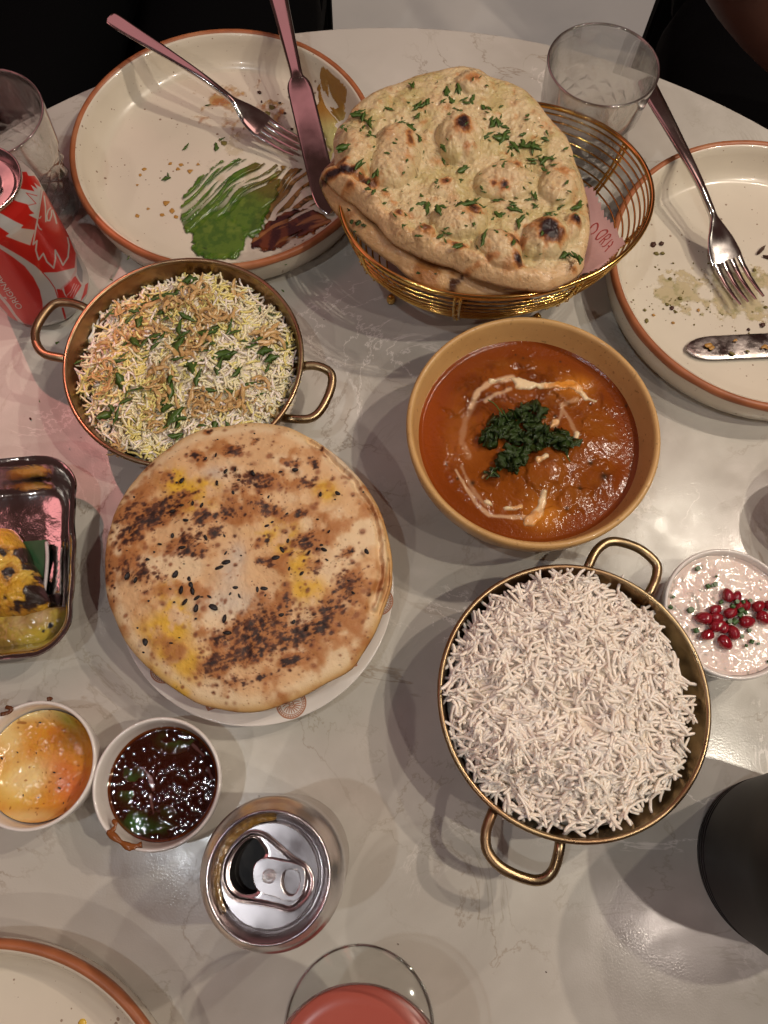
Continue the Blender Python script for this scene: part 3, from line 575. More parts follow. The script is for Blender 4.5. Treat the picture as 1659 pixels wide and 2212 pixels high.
# rice ---------------------------------------------------------------------
def grain(seed):
    r = random.Random(seed); L = r.uniform(.0115, .0175) if seed % 7 else r.uniform(.006, .008); bend = r.uniform(.1, 1.1)*r.choice((-1, 1)); r.random(); R0 = r.uniform(.00100, .00120); n = 5; m = 7; V = []; F = []
    for i in range(m):
        t = (0, .035, .15, .5, .85, .965, 1)[i]; s = (t-.5)*L; a = bend*(t-.5)*2
        c = np.array([s, bend*L*.28*((t-.5)*2)**2, r.uniform(-.00012, .00012)]); rr = R0*(.38, .80, 1, 1.04, 1, .78, .36)[i]*r.uniform(.94, 1.06)
        nn = np.array([-math.sin(a*.9), math.cos(a*.9), 0])
        for j in range(n): q = 2*math.pi*j/n; V.append(c+rr*(math.cos(q)*nn+.8*math.sin(q)*np.array([0, 0, 1])))
    for i in range(m-1):
        for j in range(n): F.append((i*n+j, i*n+(j+1) % n, (i+1)*n+(j+1) % n, (i+1)*n+j))
    F = [(a, b, c_) for a, b, c_, d in F]+[(a, c_, d) for a, b, c_, d in F]
    for j in range(1, n-1): F += [(0, j+1, j), ((m-1)*n, (m-1)*n+j, (m-1)*n+j+1)]
    return np.array(V), np.array(F)
GR = [grain(i) for i in range(14)]
def rice(t, c, Rr, hfun, N, mats, wts, nobj=300, layers=((0, 0), (-.0011, .0)), scale=1.0, seedoff=0):
    gm = {}
    for mi, m in enumerate(mats):
        for gi, (v, f) in enumerate(GR): gm[(gi, mi)] = mkmesh('rice_grain', v*scale, f, m)
    rg = np.random.default_rng(11+seedoff); th = rg.uniform(0, 2*math.pi, N); rr = np.sqrt(rg.uniform(0, 1, N)); X = np.zeros(N); Y = np.zeros(N)
    R = Rr(th); X = c[0]+R*rr*np.cos(th); Y = c[1]+R*rr*np.sin(th); e = .002
    Z = hfun(X, Y); gx = (hfun(X+e, Y)-Z)/e; gy = (hfun(X, Y+e)-Z)/e; up = rg.random(N); Z = Z+np.where(up < .45, rg.uniform(-.0018, -.0004, N), rg.uniform(-.0003, .0016, N))
    flow = (fbm(X, Y, 55, 2, 77+seedoff)-.5)*18; yaw = flow+rg.normal(0, .55, N); pit = rg.normal(0, .17, N); rol = rg.uniform(0, 6.28, N)
    g = rg.integers(0, len(GR), N); mi = rg.choice(len(mats), N, p=wts)
    zr = fbm(X, Y, 60, 2, 5+seedoff)
    if len(mats) > 1: mi = np.where((zr > .60) & (rg.random(N) < .6), len(mats)-1, mi)
    order = np.argsort(-(Z-hfun(X, Y))); objs = order[:nobj]; rest = order[nobj:]; org = np.array(t.location); tilt = []
    def mat3(i):
        n = Vector((-gx[i], -gy[i], 1)).normalized(); q = Vector((0, 0, 1)).rotation_difference(n).to_matrix(); return q@(rotm(yaw[i], pit[i], rol[i]).to_3x3())
    for i in objs:
        o = bpy.data.objects.new('rice_grain', gm[(int(g[i]), int(mi[i]))]); COL.objects.link(o); o.parent = t
        o.matrix_basis = Matrix.Translation(Vector((X[i]-org[0], Y[i]-org[1], Z[i]-org[2])))@mat3(i).to_4x4()
    V = []; F = []; MI = []; off = 0
    for i in rest:
        v, f = GR[g[i]]; m = np.array(mat3(i)); V.append((v*scale)@m.T+np.array([X[i], Y[i], Z[i]])-org); F.append(f+off); MI.append(np.full(len(f), mi[i])); off += len(v)
    o = link('rice_grains', mkmesh('rice_grains', np.concatenate(V), np.concatenate(F), mats, True, mi=np.concatenate(MI)), t); o['kind'] = 'stuff'
    b = shell(c, Rr, 24, 72, lambda x, y, s: hfun(x, y)-.0014-.010*s**10, lambda x, y, s: np.full_like(x, .006+org[2]*0)+.02*s**2, 4)
    link('rice_bed', mkmesh('rice_bed', b[0]-org, b[1], M_UNDER), t)
def rcap(c, R): return lambda th: np.full(np.shape(th), R)
# plain rice
RC = (PQ[0]-.004, PQ[1]+.001)
def h_plain(X, Y):
    r = np.hypot(X-RC[0], Y-RC[1])/.066; return .0605-.0125*np.clip(r, 0, 1.3)**3+.006*(fbm(X, Y, 45, 3, 3)-.5)*2.6
tr = thing('white_rice', 'mound of steamed plain white long grain rice in the right brass pan', 'rice', (RC[0], RC[1], .003))
rp = outline([(215, 780), (225, 650), (330, 470), (470, 340), (640, 285), (850, 285), (1000, 330), (1120, 450), (1200, 600), (1290, 790), (1310, 950), (1280, 1100), (1200, 1240), (1070, 1360), (900, 1400), (740, 1400), (560, 1350), (400, 1230), (270, 1080), (215, 930)], RC, 0, Crop(1600, 2050, 1424/1659, .049))
_rp = rp; rp = lambda th: np.minimum(_rp(th)*1.035, .0705)
rice(tr, RC, rp, h_plain, 2000, [M_RICE], [1.0])
# pilau
RP_ = (PP[0], PP[1]-.001)
def h_pil(X, Y):
    r = np.hypot(X-RP_[0], Y-RP_[1])/.068; return .0520-.012*np.clip(r, 0, 1.3)**2.4+.006*(fbm(X, Y, 45, 3, 13)-.5)*2.4+.004*gs(X, Y, PP[0]+.005, PP[1]+.035, .03)
tp = thing('pilau_rice', 'yellow and white pilau rice topped with fried onion in the left brass pan', 'rice', (RP_[0], RP_[1], .003))
pp = outline([(268, 640), (285, 520), (345, 360), (480, 260), (640, 190), (850, 165), (1000, 180), (1110, 220), (1240, 300), (1330, 430), (1360, 600), (1320, 800), (1240, 920), (1100, 1010), (900, 1080), (640, 1100), (480, 1030), (360, 950), (280, 800)], RP_, 0, Crop(100, 950, 1300/1659, .044))
rice(tp, RP_, pp, h_pil, 2300, [M_RICEP, M_RICE, M_RICEY], [.55, .33, .12], nobj=300, seedoff=5, scale=.80)
def onion(seed):
    r = random.Random(seed); n = 10; a = r.uniform(1.5, 5.0); P = []; p = np.zeros(3); d = 0
    for i in range(n): P.append(p.copy()); d += a/n*r.uniform(.3, 1.7)*(1 if r.random() < .8 else -1); p = p+np.array([math.cos(d), math.sin(d), r.uniform(-.5, .5)])/n
    P = np.array(P); P -= P.mean(0); w_ = [.015+.065*math.sin(math.pi*(i+.5)/n)*r.uniform(.6, 1.4) for i in range(n)]
    V, F = tube(spl(P, 3), np.interp(np.linspace(0, 1, 28), np.linspace(0, 1, n), w_), 6, flat=.22); return mkmesh('fried_onion', V, F, M_ONION)
ON = [onion(i) for i in range(10)]
C5r = Crop(100, 950, 1300/1659, .054)
oz = thing('fried_onions', 'crisp brown fried onion strands scattered over the pilau rice', 'fried onion', (PP[0], PP[1], .05))
def on_pil(x, y, dz): q = C5r.w(x, y); return np.array([q[0], q[1], float(h_pil(q[0], q[1]))+dz])
for (cx, cy, sx, sy, n) in [(860, 310, 60, 60, 26), (960, 400, 90, 50, 26), (840, 510, 70, 60, 28), (580, 440, 90, 50, 26), (430, 500, 50, 60, 10), (400, 680, 40, 80, 18), (690, 710, 60, 60, 18), (900, 800, 80, 60, 26), (1040, 800, 70, 40, 18), (640, 880, 50, 50, 12), (1210, 470, 60, 30, 10), (760, 320, 60, 30, 8), (480, 310, 40, 30, 8), (1220, 810, 20, 20, 3), (1060, 210, 20, 30, 4), (440, 1000, 30, 20, 4), (1190, 660, 50, 30, 4)]:
    for i in range(n): put('fried_onion', random.choice(ON), on_pil(random.gauss(cx, sx*.7), random.gauss(cy, sy*.7), random.uniform(.0012, .0045)), random.uniform(.008, .022), random.uniform(0, 6.3), oz, random.gauss(0, .35), random.gauss(0, .5))
cz = thing('chopped_coriander', 'chopped fresh green coriander sprinkled over the pilau rice', 'herbs', (PP[0], PP[1], .05))
LP = [(430, 330, .013, .3), (400, 320, .010, .9), (510, 360, .013, .9), (540, 320, .012, .3), (600, 280, .012, .2), (660, 260, .014, .4), (690, 240, .010, .8), (730, 260, .012, .2), (770, 240, .013, 1.0), (820, 180, .014, .2), (840, 210, .010, 1.3), (570, 400, .012, 1.4), (620, 300, .008, .4), (715, 390, .013, .7), (820, 400, .016, -.3), (780, 440, .016, 1.6), (770, 540, .020, 1.3), (790, 480, .016, .5), (520, 500, .014, .5), (560, 520, .014, -.8), (610, 510, .012, 1.0), (650, 490, .013, .4), (660, 540, .012, 1.0), (690, 480, .010, 1.2), (920, 470, .016, .1), (960, 440, .010, .6), (1030, 430, .016, 1.4), (1050, 460, .012, .4), (930, 525, .010, .1), (980, 590, .022, .4), (1010, 575, .018, .3), (980, 640, .018, 1.4), (1060, 640, .016, 1.2), (1130, 520, .011, .4), (1170, 490, .014, .7), (1200, 540, .014, .2), (1230, 560, .013, .5), (1210, 600, .011, 1.3), (840, 650, .018, -1.1), (870, 690, .016, 1.4), (740, 680, .016, 1.3), (730, 740, .018, 1.6), (780, 620, .012, .2), (480, 700, .018, -.9), (500, 760, .014, 1.4), (560, 745, .015, .1), (495, 790, .012, .5), (450, 850, .017, 1.3), (380, 840, .015, .7), (420, 820, .009, -.9), (700, 830, .014, .3), (740, 860, .020, 1.0), (780, 870, .013, .3), (755, 890, .013, 1.5), (690, 800, .009, 1.2), (740, 950, .012, .3), (760, 960, .009, 1.0), (1030, 740, .013, -.2), (930, 740, .009, 0), (1120, 690, .012, .4), (1180, 750, .009, .4), (1195, 885, .013, .3), (1030, 920, .014, -.5), (950, 910, .010, 1.2), (720, 1050, .015, .1), (880, 905, .008, 0), (1215, 345, .007, .4), (900, 230, .006, .4), (480, 610, .013, .1), (500, 580, .010, .6), (610, 590, .008, .3), (250, 570, .010, .4), (1245, 340, .006, .2), (1300, 490, .009, 1.4), (905, 560, .010, .3), (700, 900, .009, .9), (1100, 500, .007, 0), (690, 360, .011, .7)]
for (x, y, s, a) in LP:
    put('coriander_leaf', random.choice(LEAVES), on_pil(x, y, random.uniform(.0022, .0042)), s*.80, a, cz, random.gauss(0, .2), random.gauss(0, .3))
for i in range(70): put('coriander_leaf', random.choice(LEAVES), on_pil(random.gauss(740, 260), random.gauss(560, 220), random.uniform(.001, .003)), random.uniform(.002, .005), random.uniform(0, 3), cz, random.gauss(0, .3), random.gauss(0, .4))

# ------------------------------------------------------------------ curry bowl
CB_ = (.0881, .2126)
p = thing('serving_bowl', 'ochre glazed stoneware bowl holding orange curry', 'bowl', (*CB_, 0))
V, F = lathe([(0, .006), (.030, .0065), (.045, .012), (.058, .024), (.0665, .038), (.0715, .050), (.0735, .0585), (.0745, .0604), (.0757, .0610), (.0770, .0606), (.0778, .0590), (.0776, .055), (.0755, .044), (.068, .027), (.056, .012), (.044, .0045), (.038, .0030), (.0375, 0), (.033, 0), (.032, .002), (0, .002)], 144)
link('bowl_body', mkmesh('bowl_body', V, F, M_BOWL), p)
ZC = .0445; C7 = Crop(1500, 1150, 1224/1659, ZC)
cur = thing('curry', 'orange red creamy curry with a cream swirl filling the ochre bowl', 'curry', (*CB_, ZC))
def h_cur(X, Y):
    r = np.hypot(X-CB_[0], Y-CB_[1]); x, y = C7.inv(X, Y); inner = sm(-r, -.064, -.050)
    n = fbm(X, Y, 70, 4, 21); b = (sm(n, .46, .66)*.0022+(fbm(X, Y, 240, 3, 4)-.5)*.0008)*inner
    b += .0042*gs(x, y, 640, 830, 200, 150)+.0035*gs(x, y, 900, 950, 180, 110)+.0028*gs(x, y, 1100, 800, 130, 90)+.003*gs(x, y, 1180, 1000, 100, 70)
    b += .0014*sm(r, .0665, .0700)
    return ZC-.001+b+(-.0008)*gs(x, y, 800, 350, 250, 60)
def c_cur(X, Y):
    x, y = C7.inv(X, Y); r = np.hypot(X-CB_[0], Y-CB_[1])
    c = np.broadcast_to(np.array([.225, .058, .0065]), X.shape+(3,)); n = fbm(X, Y, 60, 5, 33)
    c = mixc(c, (.12, .027, .004), sm(n, .45, .7)*.8); c = mixc(c, (.26, .082, .012), sm(fbm(X, Y, 45, 4, 8), .52, .7)*.7)
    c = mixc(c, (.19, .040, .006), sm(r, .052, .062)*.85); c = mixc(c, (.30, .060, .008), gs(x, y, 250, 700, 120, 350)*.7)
    c = mixc(c, (.34, .105, .022), .6*gs(x, y, 400, 820, 60, 90)+.4*gs(x, y, 480, 870, 60, 60)+.4*gs(x, y, 900, 960, 90, 50))
    swirl = [([(480, 610), (520, 530), (590, 480), (700, 462)], 14, .75), ([(560, 575), (620, 545), (690, 520)], 10, .6), ([(500, 590), (450, 680), (430, 800), (470, 880)], 16, .22), ([(400, 950), (450, 1040), (510, 1130), (580, 1190), (700, 1200), (780, 1200)], 8, .6), ([(430, 930), (500, 1080), (560, 1140)], 10, .3), ([(1050, 575), (970, 600), (960, 660), (930, 720)], 10, .35), ([(960, 600), (1010, 680), (1040, 760)], 9, .3)]
    for P, w_, a in swirl: c = mixc(c, (.72, .50, .30), (1-sm(dpoly(x, y, P, False)+(fbm(X, Y, 150, 3, 9)-.5)*14, w_*.3, w_*1.5))*a)
    c = mixc(c, (.56, .20, .02), gs(x, y, 1040, 500, 90, 50)*.9+gs(x, y, 870, 1190, 90, 80)*.8)
    for bx_, by_, s in [(490, 1018, 14), (408, 998, 9), (1118, 915, 16), (1060, 1050, 14), (1185, 990, 22), (930, 660, 10), (1310, 605, 8), (1120, 595, 9), (990, 1158, 10), (760, 350, 6), (960, 365, 6), (350, 920, 6), (720, 330, 5)]: c = mixc(c, (.03, .02, .01), gs(x, y, bx_, by_, s)*.9)
    return c
def polar(c, R, nr, nt): return shell(c, lambda th: np.full(np.shape(th), R), nr, nt, lambda X, Y, s: X*0)
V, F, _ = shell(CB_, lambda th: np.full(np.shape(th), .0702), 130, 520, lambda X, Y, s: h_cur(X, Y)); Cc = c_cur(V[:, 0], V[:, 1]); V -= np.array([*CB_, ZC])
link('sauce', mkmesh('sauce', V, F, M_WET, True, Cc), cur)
def cream(P, Wd, seed):
    W = np.array([C7.w(x, y)[:2] for x, y in P]); x0, y0 = W.min(0)-.006; x1, y1 = W.max(0)+.006
    H = lambda X, Y: sm(-(dpoly(*C7.inv(X, Y), P, False, Wd)+(fbm(X, Y, 160, 4, seed)-.5)*42), 0, 16)*.0009-.0001
    V, F, Cc = layer(x0, x1, y0, y1, .0006, H, lambda X, Y: mixc(np.broadcast_to(np.array([.80, .64, .40]), X.shape+(3,)), (.66, .27, .04), sm(fbm(X, Y, 110, 3, seed+2), .5, .62)*.6+gs(*C7.inv(X, Y), 1010, 495, 75, 45)*1.1+gs(*C7.inv(X, Y), 890, 1190, 55, 60)*.7+gs(*C7.inv(X, Y), 860, 1230, 30, 30)), lambda X, Y: h_cur(X, Y)+.0003)
    A_ = np.clip((sm(-(dpoly(*C7.inv(V[:, 0], V[:, 1]), P, False, Wd)+(fbm(V[:, 0], V[:, 1], 160, 4, seed)-.5)*42), -4, 14))*1.1, 0, 1)[:, None]; link('cream_swirl', mkmesh('cream_swirl', V-np.array([*CB_, ZC]), F, M_CREAM, True, np.concatenate([Cc, A_], -1)), cur)
cream([(590, 478), (690, 465), (730, 490), (790, 502), (870, 500), (950, 495), (1020, 490), (1060, 530), (1090, 560), (1150, 578)], [8, 14, 30, 22, 18, 22, 34, 22, 20, 5], 61)
cream([(700, 1150), (740, 1145)], [12, 16], 62); cream([(560, 1125), (620, 1140), (700, 1150)], [8, 6, 7], 65)
cream([(800, 1215), (840, 1185), (860, 1130), (870, 1075)], [34, 36, 20, 18], 63); cream([(1040, 760), (1035, 800)], [14, 12], 64)
cream([(940, 690), (900, 725)], [12, 10], 66); cream([(830, 905), (880, 890)], [14, 10], 67); cream([(545, 985), (590, 955)], [8, 6], 68)
gh = thing('coriander_garnish', 'clump of dark crisp coriander leaves in the middle of the curry', 'herbs', (*CB_, ZC))
for (cx, cy, r_, n) in [(800, 650, 65, 26), (700, 700, 60, 18), (610, 735, 65, 22), (570, 800, 35, 10), (820, 790, 80, 26), (710, 790, 40, 10), (920, 790, 60, 16), (990, 820, 35, 10), (700, 910, 70, 24), (640, 930, 30, 6), (580, 970, 25, 4), (770, 860, 50, 10)]:
    for i in range(n):
        a = random.uniform(0, 6.3); q = r_*math.sqrt(random.random()); x = cx+q*math.cos(a); y = cy+q*math.sin(a)*.8; W = C7.w(x, y)
        put('coriander_leaf', random.choice(LEAVESD), (W[0], W[1], float(h_cur(W[0], W[1]))+random.uniform(.0008, .0060)), random.uniform(.005, .011), random.uniform(0, 6.3), gh, random.gauss(0, .6), random.gauss(0, .8))
for P in ([(570, 575), (610, 600), (650, 660)], [(640, 620), (690, 700)], [(990, 870), (1010, 905)], [(560, 1000), (600, 960)]):
    V, F = tube(spl([C7.w(x, y, .0500)-np.array([*CB_, ZC]) for x, y in P], 4), .0004, 6); link('stem', mkmesh('stem', V, F, M_LEAF), gh)

# ------------------------------------------------------------------ flatbread on its plate
BP = (-.0759, .1138); p = thing('side_plate', 'white plate with terracotta printed emblems under the charred flatbread', 'plate', (*BP, 0))
V, F = lathe([(0, .0075), (.050, .0075), (.058, .0085), (.070, .0140), (.080, .0172), (.0838, .0184), (.0846, .0182), (.0843, .0172), (.074, .0115), (.060, .0045), (.052, .0010), (.050, 0), (.046, 0), (.045, .002), (0, .003)], 144)
link('plate_body', mkmesh('plate_body', V, F, M_WHITE), p)
zsurf = lambda r: np.interp(r, [0, .050, .058, .070, .080, .0838], [.0075, .0075, .0085, .0140, .0172, .0184])
def emblem(cx, cy, R, lines):                     # flat print following the plate lip
    V = []; F = []
    for pts, wd, closed in lines:
        P = np.array(pts, float); n = len(P); T = (np.roll(P, -1, 0)-np.roll(P, 1, 0)) if closed else np.gradient(P, axis=0); T /= np.linalg.norm(T, axis=1)[:, None]+1e-9
        Nn = np.stack([-T[:, 1], T[:, 0]], -1); o = len(V)
        for i in range(n):
            for s in (-1, 1):
                q = np.array([cx, cy])+R*(P[i]+Nn[i]*s*wd/2); V.append((q[0]-BP[0], q[1]-BP[1], float(zsurf(np.hypot(q[0]-BP[0], q[1]-BP[1])))+.00015))
        for i in range(n if closed else n-1): a = o+2*i; b = o+2*((i+1) % n); F.append((a, b, b+1, a+1))
    return V, F
circ = lambda r, n=64: [(r*math.cos(2*math.pi*i/n), r*math.sin(2*math.pi*i/n)) for i in range(n)]
def place_emblem(ang, rad, lines, R):
    a = math.radians(ang); cx = BP[0]+rad*math.cos(a); cy = BP[1]+rad*math.sin(a); rot = a+math.pi/2
    L2 = [([(x*math.cos(rot)-y*math.sin(rot), x*math.sin(rot)+y*math.cos(rot)) for x, y in P], w_, c) for P, w_, c in lines]
    V, F = emblem(cx, cy, R, L2); link('printed_emblem', mkmesh('printed_emblem', V, F, M_TINK, False), p)
seal = [(circ(1.0), .10, True), (circ(.88, 40), .05, True), (circ(.76), .05, True)]+[([(.80*math.cos(t), .80*math.sin(t)), (.98*math.cos(t+.06), .98*math.sin(t+.06))], .05, False) for t in np.linspace(0, 6.28, 34)]
for i in range(9): t_ = math.radians(200+i*17.5); seal.append(([(.15*math.cos(t_), -.1+.15*math.sin(t_)), (.40*math.cos(t_), .40*math.sin(t_)), (.68*math.cos(t_+.12), .68*math.sin(t_+.12))], .07, False))
seal += [([(-.5, .2), (-.3, .42), (0, .3), (.3, .42), (.5, .2)], .08, False), ([(-.6, -.02), (-.3, .08), (0, -.02), (.3, .08), (.6, -.02)], .07, False), (circ(.16, 20), .07, True)]
def ang_of(crop, x, y): q = crop.w(x, y); return math.degrees(math.atan2(q[1]-BP[1], q[0]-BP[0]))
C6p = Crop(350, 1600, 1300/1659, .0170)
place_emblem(ang_of(C6p, 1018, 1500), .0752, seal, .0086); place_emblem(ang_of(C6p, 1500, 985), .0760, seal, .0086); place_emblem(ang_of(C6p, 320, 1375), .0735, seal, .0080)
place_emblem(ang_of(C6p, 605, 1515), .0752, [([(-1, 0), (0, -.8), (1, 0), (0, .8)], .42, True)], .0045)
place_emblem(ang_of(C6p, 1330, 1290), .0752, [([(-1, 0), (0, -.8), (1, 0), (0, .8)], .42, True)], .0045)
BC = (-.078, .1225); ZB = .046; C6 = Crop(350, 1600, 1300/1659, ZB)
bo = outline([(72, 830), (82, 700), (118, 560), (190, 430), (290, 320), (400, 230), (520, 150), (600, 120), (700, 115), (900, 108), (1000, 125), (1100, 170), (1200, 230), (1300, 310), (1380, 400), (1450, 510), (1500, 640), (1528, 780), (1528, 880), (1490, 1000), (1440, 1130), (1370, 1240), (1325, 1310), (1200, 1380), (1080, 1450), (950, 1500), (800, 1525), (650, 1510), (520, 1480), (400, 1410), (280, 1310), (180, 1200), (120, 1080), (80, 960)], BC, 0, C6)
_bo = bo; bo = lambda th: _bo(th)*(1+.016*(fbm(np.cos(th)*2.2+5, np.sin(th)*2.2+5, 1, 4, 44)-.5)*2)
def tilt(Y): return ZB+(Y-BC[1])*.10
def h_top(X, Y, s):
    x, y = C6.inv(X, Y); b = .0034*(fbm(X, Y, 28, 3, 71)-.5)*2+.0016*(fbm(X, Y, 90, 5, 1)-.5)*2+.0005*(fbm(X, Y, 260, 3, 72)-.5)*2
    fl = dpoly(x, y, [(1130, 190), (1230, 260), (1340, 370), (1430, 500), (1480, 640), (1492, 780), (1480, 900), (1440, 1010)], False)+(fbm(X, Y, 120, 3, 5)-.5)*30
    ridge = .0016*np.exp(-(fl/12)**2)-.0026*np.exp(-((fl-24)/13)**2)
    return tilt(Y)-.0035+.0115*np.sqrt(np.clip(1-s**2.6, 0, 1))+b*(1-s**8)+ridge*(s < .985)
def h_bot(X, Y, s): return tilt(Y)-.0035-.010*np.sqrt(np.clip(1-s**3, 0, 1))
V, F, side = shell(BC, bo, 170, 760, h_top, h_bot, 10, edge=.80)
BM = [(330, 570, 150, 62, -20, 1.2), (230, 640, 80, 50, -20, 1), (735, 262, 50, 26, -10, 1.3), (850, 210, 40, 16, -40, 1), (585, 590, 50, 32, -30, 1.2), (720, 560, 80, 50, 0, .7), (830, 410, 130, 55, 0, .7), (1020, 318, 50, 18, 10, 1), (1135, 320, 34, 26, 30, 1), (560, 280, 40, 26, 0, 1), (610, 158, 26, 14, 0, 1), (640, 660, 40, 26, -30, 1), (500, 690, 80, 45, -20, 1), (880, 700, 60, 25, -30, .8), (905, 800, 48, 18, 10, 1.3), (1100, 700, 70, 45, -20, .8), (1130, 820, 60, 50, 0, .6), (1285, 755, 60, 24, -30, .9), (1300, 910, 70, 90, 20, .8), (280, 850, 70, 60, 0, .8), (200, 800, 40, 40, 0, .8), (110, 850, 40, 110, 0, .6), (850, 1110, 190, 90, -15, .95), (1060, 1140, 200, 60, -22, 1), (1020, 1275, 75, 26, -15, 1.3), (800, 1240, 140, 55, -15, 1), (650, 1175, 46, 24, -20, 1.3), (1165, 1090, 50, 14, -20, 1.5), (640, 1300, 110, 60, -20, .8), (1000, 985, 26, 50, 0, .8), (890, 540, 90, 35, 10, .9), (540, 740, 90, 35, -15, .9), (480, 480, 60, 30, -15, .8), (220, 560, 120, 60, -45, .7), (1050, 570, 60, 20, -15, .9), (840, 1360, 180, 40, -10, .5), (430, 380, 40, 26, 0, .6), (1100, 410, 60, 25, 0, .7), (380, 870, 40, 30, 0, .5), (1220, 1010, 90, 50, -30, .7)]
B_SP = spotmap(2600, lambda x, y: np.clip(.06+1.3*sum(gs(x, y, *g[:5])*g[5] for g in BM), 0, 1), 2.0, 15, 5)
B_DT = spotmap(1500, lambda x, y: np.clip(.25+.8*sum(gs(x, y, *g[:5])*g[5] for g in BM), 0, 1), 1.6, 5, 9, ang=0)
def c_bread(X, Y, s, side):
    x, y = C6.inv(X, Y); n1 = fbm(X, Y, 90, 5, 1); n2 = fbm(X, Y, 35, 4, 2)
    c = np.broadcast_to(np.array([.66, .42, .215]), X.shape+(3,)); c = mixc(c, (.74, .57, .36), sm(n2, .45, .62)*.8); c = mixc(c, (.58, .30, .11), sm(n1, .5, .66)*.6)
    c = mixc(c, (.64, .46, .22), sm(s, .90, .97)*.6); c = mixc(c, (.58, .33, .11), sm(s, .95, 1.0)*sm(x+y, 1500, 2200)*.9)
    for g in [(650, 370, 70, 40), (700, 990, 190, 70), (720, 850, 60, 90), (760, 760, 40, 60), (1300, 300, 120, 60, 40)]: c = mixc(c, (.60, .52, .42), gs(x, y, *g)*.75)
    for g in [(440, 390, 60, 50), (480, 460, 60, 60), (510, 520, 110, 35), (1190, 450, 50, 42), (940, 640, 90, 50), (1000, 700, 60, 60), (1100, 930, 80, 55), (420, 950, 50, 60), (440, 1060, 80, 60), (380, 1130, 120, 60), (430, 1280, 130, 80), (450, 1400, 50, 55), (1060, 800, 50, 60), (580, 440, 70, 40)]:
        c = mixc(c, (.68, .40, .022), np.clip(gs(x, y, *g)*1.8, 0, 1)*sm(fbm(X, Y, 120, 4, 7), .24, .56)*.85)
    m = np.zeros(np.shape(X))
    for g in BM: m = np.maximum(m, np.clip(gs(x, y, *g[:5])*g[5]*1.25, 0, 1.5))
    stk = streak(x, y, -24, 36, 9, 91)*.5+fbm(X, Y, 420, 3, 92)*.5
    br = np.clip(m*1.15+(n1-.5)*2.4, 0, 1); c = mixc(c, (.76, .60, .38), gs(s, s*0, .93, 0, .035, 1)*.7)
    sp1 = B_SP(x, y); c = mixc(c, (.40, .16, .045), sm(br, .0, .72)*.93)
    c = mixc(c, (.26, .085, .028), np.clip(sp1*1.3, 0, 1)*.85)
    c = mixc(c, (.085, .028, .013), sm(sp1*.7+m*.68+(stk-.5)*2.4, .52, 1.00)*.95)
    c = mixc(c, (.030, .013, .009), sm(sp1*.6+m*.7+(stk-.5)*2.2+(fbm(X, Y, 90, 3, 15)-.5)*.8, .92, 1.22))
    c = mixc(c, (.13, .04, .016), B_DT(x, y)*.9*(s < .985))
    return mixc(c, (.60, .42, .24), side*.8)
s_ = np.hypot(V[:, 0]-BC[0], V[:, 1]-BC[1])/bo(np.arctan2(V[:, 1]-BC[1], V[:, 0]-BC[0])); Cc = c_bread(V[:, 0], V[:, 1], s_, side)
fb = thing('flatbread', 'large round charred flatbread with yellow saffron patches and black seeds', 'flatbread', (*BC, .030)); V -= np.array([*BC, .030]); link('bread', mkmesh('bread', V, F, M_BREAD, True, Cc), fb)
b = bmesh.new(); bmesh.ops.create_uvsphere(b, u_segments=8, v_segments=6, radius=.5)
for v in b.verts: v.co.y *= .45*(1-.35*v.co.x); v.co.z *= .42; v.co.y += .18*v.co.x**2
SEED = bpy.data.meshes.new('black_seed'); b.to_mesh(SEED); b.free(); SEED.materials.append(M_SEED); smooth(SEED)
sd = thing('black_seeds', 'black nigella and cumin seeds sprinkled over the charred flatbread', 'seeds', (*BC, .05))
